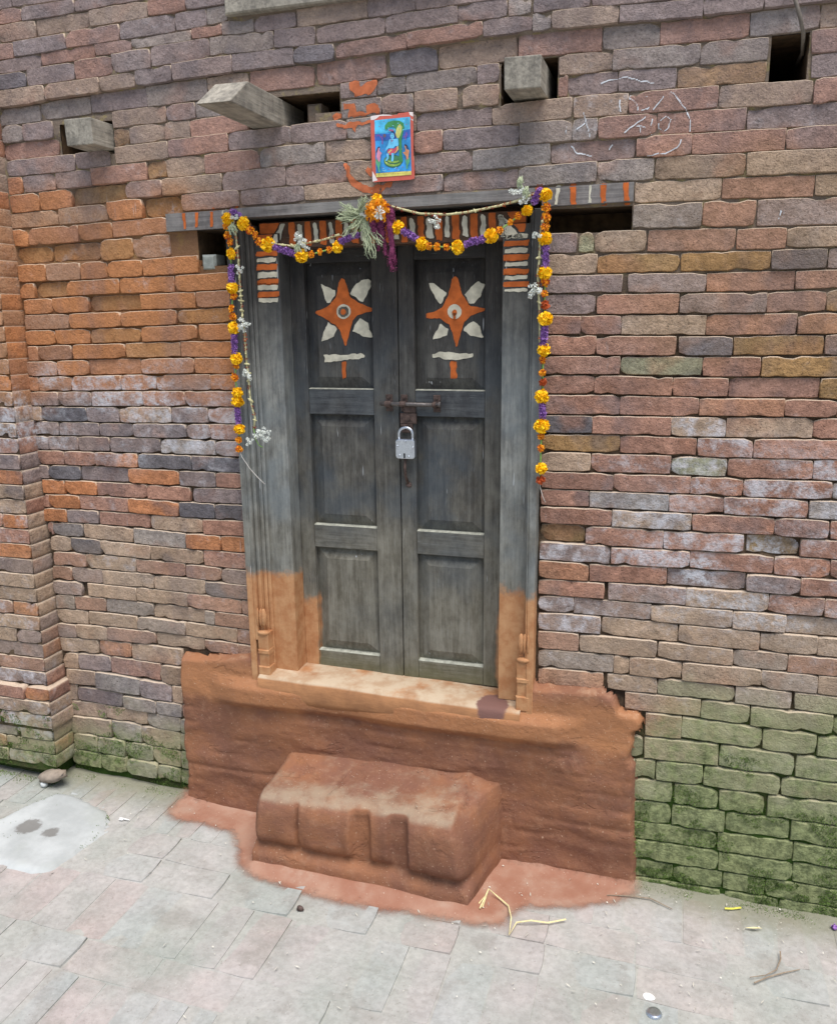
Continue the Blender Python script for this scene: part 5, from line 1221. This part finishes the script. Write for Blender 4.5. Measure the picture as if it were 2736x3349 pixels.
# ------------------------------------------------------------------ garlands
def pompom(n, r, depth=.8, seed=0, w=.30, flare=.25):
    rr = random.Random(seed); m = MB(); ga = math.pi * (3 - 5 ** .5)
    for i in range(n):
        t = 1 - (i + .5) / n * 1.55; rad = math.sqrt(max(0, 1 - t * t)); ph = i * ga
        d = Vector((rad * math.cos(ph), -t, rad * math.sin(ph)))     # faces -y
        d = (d + Vector((rr.gauss(0, .12), rr.gauss(0, .12), rr.gauss(0, .12)))).normalized()
        a = d.cross(Vector((rr.uniform(-1, 1), rr.uniform(-1, 1), rr.uniform(-1, 1)))).normalized(); b = d.cross(a)
        L = rr.uniform(.82, 1.08); ww = w * rr.uniform(.7, 1.2); k = len(m.v)
        p0 = d * .25; p1 = d * (L * .78); p2 = d * L + b * flare * rr.uniform(-1, 1)
        for p, q in ((p0, .35), (p1, 1.0), (p2, .8)):
            for sgn in (-1, 1): v = p + a * ww * q * sgn * .5 + b * .05 * sgn * rr.uniform(-1, 1); m.v.append((v.x * r, v.y * r * depth, v.z * r))
        m.f += [(k, k + 1, k + 3, k + 2), (k + 2, k + 3, k + 5, k + 4)]
    return m
MAR = []; MARO = []; PUR = []
for i in range(5):
    m = pompom(100, 1.0, .85, i, .5); m.blob((0, 0, 0), (.72, .62, .72), jit=.05, seg=8, ring=6); MAR.append(m.mesh('marigold')); MAR[-1].materials.append(MT['yellow'])
for i in range(5):
    m = pompom(46, 1.0, .6, 20 + i, .5); m.blob((0, 0, 0), (.6, .4, .6), jit=.05); me = m.mesh('small_marigold'); me.materials.append(MT['orangef'] if i < 4 else MT['brownf']); MARO.append(me)
    if i < 4: me.materials.append(MT['brownf']); [setattr(p, 'material_index', 1 if R.random() < .3 else 0) for p in me.polygons]
for i in range(4):
    m = pompom(34, 1.0, .9, 50 + i, .5); m.blob((0, 0, 0), (.65, .6, .65), jit=.05); me = m.mesh('purple_flower'); me.materials.append(MT['purple']); PUR.append(me)
WHT = []
for i in range(3):
    m = MB(); rr = random.Random(80 + i)
    for k_ in range(9):
        c = Vector((rr.uniform(-.75, .75), rr.uniform(-.7, 0), rr.uniform(-.9, .9)))
        q = pompom(16, .42, .9, 100 + i * 10 + k_, .5); n = len(m.v); m.v += [tuple(Vector(v) + c) for v in q.v]; m.f += [tuple(n + j for j in f) for f in q.f]
    me = m.mesh('white_flower'); me.materials.append(MT['whitef']); WHT.append(me)
gar = thing('flower_garland', 'fresh marigold garland with purple flowers draped round the door frame', 'garland', (-.76, -.06, 1.75))
dry = thing('flower_garland', 'dried pale flower string with small white blooms beside the marigold garland', 'garland', (-.78, -.05, 1.73))
YG = -.062
def flower(parent, nm, me, px, py, y, r, tilt=True):
    x, z = P(px, py, y); o = bpy.data.objects.new(nm, me); COL.objects.link(o); o.parent = parent; o.location = Vector((x, y, z)) - parent.location
    o.scale = (r, r, r * R.uniform(.9, 1.05)); o.rotation_euler = (R.uniform(-.5, .5), R.uniform(0, 6.28), R.uniform(-.4, .4)); return o
def seqgar(org, s_, items):
    """M big marigold, O small one, P run of purple flowers, W white"""
    pts = []
    for it in items:
        k_ = it[0]
        if k_ == 'P':
            (ua, va), (ub, vb) = it[1], it[2]; x0_, y0_, x1_, y1_ = org[0] + ua / s_, org[1] + va / s_, org[0] + ub / s_, org[1] + vb / s_
            n = max(1, int(math.hypot(x1_ - x0_, y1_ - y0_) / 8.5) + 1)
            for i in range(n):
                f = i / max(1, n - 1) if n > 1 else .5
                px, py = x0_ + (x1_ - x0_) * f, y0_ + (y1_ - y0_) * f; pts.append((px, py))
                flower(gar, 'purple_flower', R.choice(PUR), px + R.uniform(-1.5, 1.5), py + R.uniform(-1, 1), YG, R.uniform(.0095, .0115))
        else:
            px, py = org[0] + it[1] / s_, org[1] + it[2] / s_; pts.append((px, py)); q = it[3] if len(it) > 3 else 1
            if k_ == 'M': flower(gar, 'marigold', R.choice(MAR), px + R.uniform(-2, 2), py, YG, .0174 * q * R.uniform(.9, 1.08))
            elif k_ == 'O': flower(gar, 'small_marigold', R.choice(MARO), px + R.uniform(-2, 2), py, YG, .0108 * q * R.uniform(.9, 1.1))
            elif k_ == 'W': flower(gar, 'white_flower', R.choice(WHT), px, py, YG - .006, .012 * q)
    return pts
S9 = 2.893
p1 = seqgar(A, S9, [('M', 125, 330), ('O', 112, 400), ('O', 130, 490), ('O', 150, 555, 1.1), ('M', 160, 665), ('P', (160, 790), (167, 930)), ('M', 165, 985), ('O', 180, 1065), ('O', 165, 1180, 1.25), ('O', 178, 1258, 1.1), ('M', 187, 1365), ('P', (190, 1440), (196, 1600)), ('M', 212, 1655), ('O', 208, 1725)])
p1 += seqgar(REG['d'], 1.736, [('O', 1334, 580, 1.25), ('M', 1348, 668, 1.0), ('M', 1351, 718), ('P', (1348, 762), (1353, 838)), ('M', 1357, 872), ('O', 1357, 935), ('O', 1359, 987)])
p2 = seqgar(A, S9, [('M', 125, 330, .6), ('P', (175, 270), (240, 305)), ('W', 200, 320, .9), ('M', 283, 378, 1.1), ('O', 345, 442, 1.2), ('O', 392, 490), ('O', 428, 550, 1.1), ('M', 512, 578, 1.15), ('P', (570, 600), (765, 665)), ('M', 826, 682, 1.1), ('O', 926, 670), ('O', 1000, 645), ('O', 1090, 625), ('M', 1165, 600, .9), ('P', (1200, 545), (1345, 480))])
xr_, zr_ = rp('b', 583, 1200)
p2 += [(xr_, zr_)]
p2 += seqgar(REG['b'], 1.736, [('O', 655, 1245, 1.1), ('M', 690, 1290, 1.05), ('P', (730, 1310), (802, 1356)), ('M', 830, 1382, 1.05), ('O', 872, 1396), ('O', 916, 1400), ('O', 970, 1402), ('M', 1032, 1403, 1.05), ('P', (1085, 1382), (1192, 1352)), ('M', 1225, 1340, 1.1), ('O', 1272, 1306), ('O', 1335, 1262), ('O', 1378, 1225), ('M', 1427, 1195, .8), ('P', (1468, 1135), (1502, 1085)), ('M', 1535, 1105, 1.05)])
p3 = [p2[-1]] + seqgar(B, S9, [('O', 820, 340, 1.1), ('O', 823, 435, 1.2), ('O', 820, 525, 1.1), ('M', 820, 640, 1.05), ('P', (822, 722), (822, 732)), ('P', (820, 805), (820, 900)), ('M', 815, 960, 1.05), ('O', 815, 1045, 1.1), ('O', 812, 1155), ('O', 812, 1265, 1.15), ('M', 815, 1400, 1.0), ('P', (806, 1480), (804, 1635))])
p3 += seqgar(REG['e'], 1.736, [('M', 1524, 425), ('O', 1520, 480), ('O', 1518, 553, .95), ('O', 1520, 608, .95), ('M', 1514, 690, 1.08), ('P', (1516, 740), (1518, 800)), ('M', 1511, 855, 1.12), ('O', 1510, 915), ('O', 1507, 982), ('M', 1505, 1098, 1.0), ('O', 1504, 1162, 1.1)])
def cord(parent, nm, pts, r, mat, y=YG + .004, sm=True):
    return MB().tube([(*P(px, py, y)[:1], y, P(px, py, y)[1]) for px, py in pts], r, 5).build(nm, mat, parent, True)
for p in (p1, p2, p3): cord(gar, 'string', p, .0022, MT['green'])
cord(gar, 'loose_thread', [p1[-1], rp('d', 1372, 1030), rp('d', 1420, 1100), rp('d', 1470, 1155), rp('d', 1503, 1186)], .0009, MT['thread'])
cord(gar, 'loose_thread', [p3[-1], rp('e', 1502, 1200), rp('e', 1515, 1250), rp('e', 1532, 1290)], .0009, MT['thread'])
def drysec(org, s_, pts, n, redp=.5):
    """pale stem segments with red-brown petals between"""
    q = [(org[0] + u / s_, org[1] + v / s_) for u, v in pts]
    cord(dry, 'stem', q, .0030, MT['pale'], YG + .002)
    L = [0]
    for a, b in zip(q, q[1:]): L.append(L[-1] + math.hypot(b[0] - a[0], b[1] - a[1]))
    for i in range(n):
        t = (i + .5) / n * L[-1]
        for j in range(len(q) - 1):
            if L[j] <= t <= L[j + 1]:
                f = (t - L[j]) / max(1e-6, L[j + 1] - L[j]); px, py = q[j][0] + (q[j + 1][0] - q[j][0]) * f, q[j][1] + (q[j + 1][1] - q[j][1]) * f; break
        x, z = P(px, py, YG); me = REDM[R.randrange(3)] if R.random() < redp else PALM[R.randrange(2)]
        o = bpy.data.objects.new('dried_petal', me); COL.objects.link(o); o.parent = dry; o.location = Vector((x, YG, z)) - dry.location; s = R.uniform(.0045, .0075); o.scale = (s, s, s); o.rotation_euler = (R.uniform(0, 6), R.uniform(0, 6), R.uniform(0, 6))
REDM = []; PALM = []
for i in range(3): me = pompom(12, 1, 1, 200 + i, .5).mesh('dried_petal'); me.materials.append(MT['redp'] if i else MT['brownf']); REDM.append(me)
for i in range(2): me = MB().blob((0, 0, 0), (.55, .55, 1.5), jit=.15).mesh('dried_petal', True); me.materials.append(MT['pale']); PALM.append(me)
drysec(A, S9, [(190, 350), (205, 480), (222, 640), (232, 760), (240, 880), (250, 1040), (265, 1220), (275, 1330), (290, 1440), (300, 1600), (312, 1730)], 30, .42)
drysec(REG['d'], 1.736, [(1402, 500), (1410, 580), (1418, 680), (1430, 750), (1448, 810), (1440, 880)], 10, .5)
drysec(A, S9, [(440, 540), (600, 575), (740, 592), (880, 562), (1000, 540), (1090, 515), (1185, 480)], 16, .5)
drysec(REG['b'], 1.736, [(640, 1165), (700, 1182), (820, 1212), (980, 1217), (1080, 1205), (1180, 1186), (1280, 1165), (1370, 1140), (1440, 1112), (1510, 1085)], 26, .75)
drysec(B, S9, [(800, 440), (775, 560), (765, 700), (760, 850), (745, 960), (752, 1080), (760, 1260), (765, 1420), (765, 1620)], 14, .7)
for org, s_, u, v, q in ((A, S9, 800, 505, .9), (A, S9, 840, 560, .9), (A, S9, 885, 615, .6), (A, S9, 250, 815, .8), (A, S9, 275, 1330, 1.1), (A, S9, 258, 1370, .7), (REG['d'], 1.736, 1410, 565, 1.1), (REG['b'], 1.736, 908, 1262, 1.1), (REG['b'], 1.736, 1372, 1085, 1.2), (REG['b'], 1.736, 1408, 1135, .9),
                       (B, S9, 742, 610, .8), (B, S9, 718, 1120, 1.25), (B, S9, 690, 1165, .7), (REG['d'], 1.736, 1468, 900, 1.1), (REG['d'], 1.736, 1508, 915, 1.0), (REG['d'], 1.736, 1420, 948, .8), (REG['d'], 1.736, 1500, 885, .7), (REG['d'], 1.736, 1525, 890, .5), (A, S9, 1425, 290, .7)):
    flower(dry, 'white_flower', R.choice(WHT), org[0] + u / s_, org[1] + v / s_, YG - .004, .0145 * q)
cord(dry, 'stem', [rp('d', 1440, 870), rp('d', 1450, 930), rp('d', 1470, 965), rp('d', 1492, 978)], .0014, MT['green'], YG)
# rosette in the middle with a spray of herb and an amaranth tassel
ros = thing('rosette', 'orange marigold rosette with white centre over the door', 'flower', (-.75, YG, 1.87))
o = flower(ros, 'bloom', MARO[0], *rp('b', 583, 1200), YG - .004, .036); o.rotation_euler = (0, 0, 0)
me = pompom(120, 1, .55, 400, .36).mesh('bloom'); me.materials.append(MT['orangef']); o = flower(ros, 'bloom', me, *rp('b', 583, 1198), YG - .012, .033); o.rotation_euler = (.2, 0, 0)
me = pompom(30, 1, .7, 401, .3).mesh('white_centre'); me.materials.append(MT['whitef']); o = flower(ros, 'white_centre', me, *rp('b', 590, 1208), YG - .026, .018)
o = flower(ros, 'bloom', MAR[1], *rp('b', 575, 1135), YG - .006, .016)
am = thing('amaranth_tassel', 'dark magenta amaranth tassel drooping from the rosette', 'flower', (-.74, YG, 1.84))
for pts, r_ in (([(1475, 300), (1500, 400), (1545, 480), (1565, 560), (1562, 635)], .006), ([(1550, 340), (1570, 440), (1615, 540), (1630, 680)], .007), ([(1640, 260), (1672, 380), (1680, 500), (1690, 640), (1680, 740), (1700, 815)], .0105), ([(1600, 350), (1580, 420), (1600, 500)], .012), ([(1640, 220), (1690, 270), (1690, 380)], .008), ([(1690, 640), (1715, 720), (1712, 765)], .006), ([(1520, 340), (1530, 440), (1570, 500)], .012)):
    P3 = []; n = 24; m = MB(); cp_ = [(*P(A[0] + u / S9, A[1] + v / S9, YG), YG) for u, v in pts]
    for i in range(n + 1):
        t = i / n * (len(cp_) - 1); j = min(int(t), len(cp_) - 2); f = t - j
        a, b = cp_[j], cp_[j + 1]; P3.append(Vector((a[0] + (b[0] - a[0]) * f, YG - .006 + .004 * nz(t, r_ * 100), a[1] + (b[1] - a[1]) * f)))
    m.tube(P3, [r_ * (.55 + .4 * (1 - i / n)) * R.uniform(.8, 1.2) for i in range(n + 1)], 7)
    for p in P3:
        for _ in range(16):
            d = Vector((R.gauss(0, 1), R.gauss(0, 1), R.gauss(0, 1))).normalized() * r_ * R.uniform(.7, 1.05); q = p + d; e = Vector((R.gauss(0, 1), R.gauss(0, 1), R.gauss(0, 1))).normalized() * .0022; n2 = len(m.v)
            m.v += [tuple(q - e), tuple(q + e), tuple(q + d * .25 + e.cross(d).normalized() * .0016)]; m.f.append((n2, n2 + 1, n2 + 2))
    m.build('flower_spike', MT['magenta'], am)
hb = thing('herb_sprig', 'grey-green feathery herb sprig tied left of the rosette', 'herb', (-.82, YG, 1.85))
for grp in range(6):
    m = MB()
    heads = [((1380, 300), (1210, 330)), ((1400, 290), (1230, 230)), ((1400, 320), (1260, 470)), ((1420, 340), (1480, 660)), ((1430, 360), (1540, 560)), ((1380, 260), (1430, 170))]
    (ua, va), (ub, vb) = heads[grp]
    for s_ in range(19):
        e = (ub + R.uniform(-60, 60), vb + R.uniform(-60, 50)); pts = []
        a0 = (ua + R.uniform(-40, 30), va + R.uniform(-40, 40)); b0 = ((ua + e[0]) / 2 + R.uniform(-50, 50), (va + e[1]) / 2 + R.uniform(-40, 60))
        ye = YG - R.uniform(-.01, .03)
        for i in range(9):
            t = i / 8; u = (1 - t) ** 2 * a0[0] + 2 * t * (1 - t) * b0[0] + t * t * e[0] + 7 * math.sin(i * 2.3 + s_); v = (1 - t) ** 2 * a0[1] + 2 * t * (1 - t) * b0[1] + t * t * e[1] + 7 * math.cos(i * 2.9 + s_)
            y = YG + (ye - YG) * t; x, z = P(A[0] + u / S9, A[1] + v / S9, y); pts.append((x, y, z))
        m.tube(pts, [.0012] * 8 + [.0006], 4)
        for p in pts[2:]:
            for _ in range(3):
                d = Vector((R.gauss(0, 1), R.gauss(0, .6), R.gauss(0, 1))).normalized() * R.uniform(.004, .008); n2 = len(m.v); pv = Vector(p); w_ = Vector((R.gauss(0, 1), R.gauss(0, 1), R.gauss(0, 1))).normalized() * .0007
                m.v += [tuple(pv - w_), tuple(pv + w_), tuple(pv + d)]; m.f.append((n2, n2 + 1, n2 + 2))
    m.build('sprig', MT['sage'], hb)
for u, v, k_ in ((185, 410, A), (800, 600, A), (0, 0, None), (590, 90, B), (640, 190, B)):
    if not k_: continue
    m = MB()
    for s_ in range(20):
        x, z = P(k_[0] + (u + R.uniform(-18, 18)) / S9, k_[1] + (v - 30 + R.uniform(-20, 20)) / S9, YG); x2, z2 = P(k_[0] + (u + R.uniform(-40, 40)) / S9, k_[1] + (v + R.uniform(10, 80)) / S9, YG - .01)
        m.tube([(x, YG, z), ((x + x2) / 2 + R.uniform(-.004, .004), YG - .014, (z + z2) / 2), (x2, YG - .01, z2)], .0011, 4)
    m.build('leaf_tuft', MT['sage'], dry)

# ------------------------------------------------------------------ moss and litter
def moss():
    m = MB(); cnt = 0
    rr = random.Random(5)
    while cnt < 24000:
        right = rr.random() < .62
        x = rr.uniform(-.05, .75) if right else rr.uniform(-2.35, -1.52); top = .42 if right else .30
        z = rr.uniform(-.03, top) if rr.random() < .8 else rr.uniform(-.03, .06)
        n = mn.noise(Vector((x * 7, 0, z * 10))) + .55 * mn.noise(Vector((x * 22, 1, z * 30)))
        if n < -.05 + z * 1.1: continue
        h = BV.ray_cast(Vector((x, -.4, z)), Vector((0, 1, 0)))
        cnt += 1
        if h[0] is None: continue
        p = h[0]; nr = h[1]
        if nr.y > 0: nr = -nr
        for _ in range(2):
            L = rr.uniform(.0015, .0045); d = (nr * .6 + Vector((rr.gauss(0, .5), rr.gauss(0, .2), rr.gauss(.35, .5)))).normalized() * L
            w_ = d.cross(Vector((rr.gauss(0, 1), rr.gauss(0, 1), rr.gauss(0, 1)))).normalized() * rr.uniform(.0008, .0018); k_ = len(m.v)
            m.v += [tuple(p - w_), tuple(p + w_), tuple(p + d)]; m.f.append((k_, k_ + 1, k_ + 2))
    # fringe where wall meets paving
    for _ in range(3500):
        x = rr.uniform(-.03, .7) if rr.random() < .6 else rr.uniform(-2.4, -1.52); y = -abs(rr.gauss(0, .018)) + (.0 if x > -1.98 else -PD)
        if mn.noise(Vector((x * 9, 4, 0))) < -.1: continue
        p = Vector((x, y, gz(x) + .001)); d = Vector((rr.gauss(0, .5), rr.gauss(0, .5), 1)).normalized() * rr.uniform(.002, .007); w_ = Vector((rr.gauss(0, 1), rr.gauss(0, 1), 0)).normalized() * .0013; k_ = len(m.v)
        m.v += [tuple(p - w_), tuple(p + w_), tuple(p + d)]; m.f.append((k_, k_ + 1, k_ + 2))
    o = m.build('moss', MT['moss'], None); o['kind'] = 'stuff'; o['label'] = 'green moss growing on the damp lowest bricks'; o['category'] = 'moss'
moss()
def g3(px, py, h=.0): x, y = G(px, py); return (x, y, gz(x) + h)
def rg_(u, v): return (900 + u / 1.736, 2700 + v / 1.736)
st1 = [rg_(1160, 490), rg_(1210, 397), rg_(1270, 430), rg_(1322, 475), rg_(1338, 560), rg_(1326, 642), rg_(1368, 570), rg_(1450, 577), rg_(1545, 572), rg_(1648, 552)]
o = MB().tube([g3(*q, .010 + .010 * (i % 3 == 1)) for i, q in enumerate(st1)], .0022, 5).build('straw', MT['straw']); tag(o, 'long bent pale straw lying on the paving beside the step', 'straw')
o = MB().tube([g3(*rg_(1155, 455), .006), g3(*rg_(1205, 405), .014), g3(*rg_(1175, 480), .008)], .0018, 5).build('straw', MT['straw']); tag(o, 'short folded straw against the bend of the longer straw', 'straw')
def rk(u, v): return (1736 + u / 1.736, 2600 + v / 1.736)
o = MB().tube([g3(*rk(*q), .008) for q in ((1412, 905), (1415, 950), (1390, 1010), (1330, 1040), (1240, 1052))], [.002, .002, .0017, .0013, .001], 5).build('twig', MT['twig']); tag(o, 'curved grey twig on the paving near the right edge', 'twig')
o = MB().tube([g3(*rk(*q), .007) for q in ((1265, 1082), (1340, 1050), (1430, 1025), (1525, 1005))], [.0018, .0018, .0015, .001], 5).build('twig', MT['twig']); tag(o, 'straight grey twig just below the curved twig', 'twig')
o = MB().tube([g3(*rk(*q), .006) for q in ((430, 580), (560, 585), (680, 600), (800, 660))], [.0012, .0018, .0018, .001], 5).build('twig', MT['twig']); tag(o, 'thin brown stalk lying at the edge of the red wash', 'twig')
o = MB().tube([g3(*rk(*q), .006) for q in ((1098, 656), (1140, 658), (1190, 652))], .0026, 5).build('straw', flat_mat('yellow_straw', '#d8d05a', .15)); tag(o, 'bright yellow straw piece at the foot of the mossy bricks', 'straw')
# dry leaf
x, y, z = g3(*rk(1265, 772)); m = MB(); m.v += [(x - .025, y - .003, z + .006), (x, y - .007, z + .012), (x + .022, y + .006, z + .008), (x, y + .004, z + .009)]; m.f.append((0, 1, 2, 3)); o = m.build('dry_leaf', MT['straw']); tag(o, 'small curled dry leaf on the grey paving', 'leaf')
# bottle cap
cx_, cy_, cz_ = g3(*rk(698, 1245)); cap = thing('bottle_cap', 'silver bottle cap lying on the paving at the lower edge', 'bottle cap', (cx_, cy_, cz_))
m = MB(); n = 42; zz = cz_ + .0075
ringp = [(.0, 0), (.010, .0002), (.0145, -.0004), (.0165, -.0025), (.0185, -.0065)]
for (r_, dz) in ringp[1:]:
    for i in range(n): t = 2 * math.pi * i / n; q = r_ * (1 + (.04 * (1 if i % 2 else -1) if r_ > .017 else 0)); m.v.append((cx_ + q * math.cos(t), cy_ + q * math.sin(t), zz + dz))
m.v.append((cx_, cy_, zz)); c0 = len(m.v) - 1
for i in range(n):
    j = (i + 1) % n; m.f.append((c0, i, j))
    for k_ in range(3): m.f.append((k_ * n + i, (k_ + 1) * n + i, (k_ + 1) * n + j, k_ * n + j))
m.build('cap_shell', MT['steel'], cap)
x, y, z = g3(*rk(668, 1150)); o = MB().blob((x, y, z + .001), (.014, .012, .0015), jit=.12, seg=12, ring=4).build('paper_scrap', MT['paper']); tag(o, 'round white scrap just above the bottle cap', 'scrap')
x, y = G(0 + 700 / 1.736, 2450 + 408 / 1.736); m = MB(); z = gz(x) + .005
for a_, l_ in ((.3, .020), (2.6, .016), (1.4, .010), (3.6, .014)): m.blob((x + math.cos(a_) * l_ * .5, y + math.sin(a_) * l_ * .4, z), (l_ * .6, .003, .002), jit=.3)
o = m.build('paper_scrap', MT['paper']); tag(o, 'torn white scrap on the paving beside the concrete slab', 'scrap')
x, y = G(0 + 252 / 1.736, 2450 + 218 / 1.736); o = MB().blob((x, y, gz(x) + .010), (.013, .011, .010), jit=.15, seg=9, ring=6).build('pebble', MT['concrete'], None, True); tag(o, 'round pebble on the paving above the concrete slab', 'pebble')
x, y = G(*rg_(142, 482)); o = MB().blob((x, y, gz(x) + .006), (.011, .008, .008), jit=.2, seg=8, ring=5).build('pebble', MT['rust'], None, True); tag(o, 'dark pebble in front of the left part of the step', 'pebble')
x, y, z = g3(*rk(1720, 765)); o = put('fallen_flower', PUR[0], None, None, (x, y, z + .008)); o.scale = (.010, .010, .009); tag(o, 'purple flower head fallen at the right edge of the paving', 'flower')
m = MB(); rr = random.Random(11)
for _ in range(380):
    x = rr.uniform(-2.1, .6); y = -abs(rr.gauss(.12, .35)) - .01
    if -1.12 < x < -.48 and y > -.29: continue
    L = rr.choice((.002, .003, .004, .009)); a_ = rr.uniform(0, 3.14); z = gz(x) + .0065; k_ = len(m.v); w_ = rr.uniform(.0008, .002)
    dx, dy = math.cos(a_) * L, math.sin(a_) * L
    m.v += [(x - dx, y - dy, z), (x + dy / L * w_, y - dx / L * w_, z + .002), (x + dx, y + dy, z + .001), (x - dy / L * w_, y + dx / L * w_, z)]; m.f += [(k_, k_ + 1, k_ + 2, k_ + 3)]
for _ in range(60):
    x = rr.uniform(-1.1, -.5); y = rr.uniform(-.24, -.02); z = .262 - .07 * max(0, -y - .12); L = rr.uniform(.0015, .004); k_ = len(m.v)
    m.v += [(x - L, y, z), (x, y - L * .5, z + .002), (x + L, y, z), (x, y + L * .5, z)]; m.f += [(k_, k_ + 1, k_ + 2, k_ + 3)]
o = m.build('litter', flat_mat('chaff', '#c8c3b4', .2, 50)); o['kind'] = 'stuff'; o['label'] = 'tiny pale chaff and scraps scattered over the paving'; o['category'] = 'litter'
print('tris', sum(len(o.data.polygons) for o in bpy.data.objects if o.type == 'MESH'), 'bricks', len(bricks))
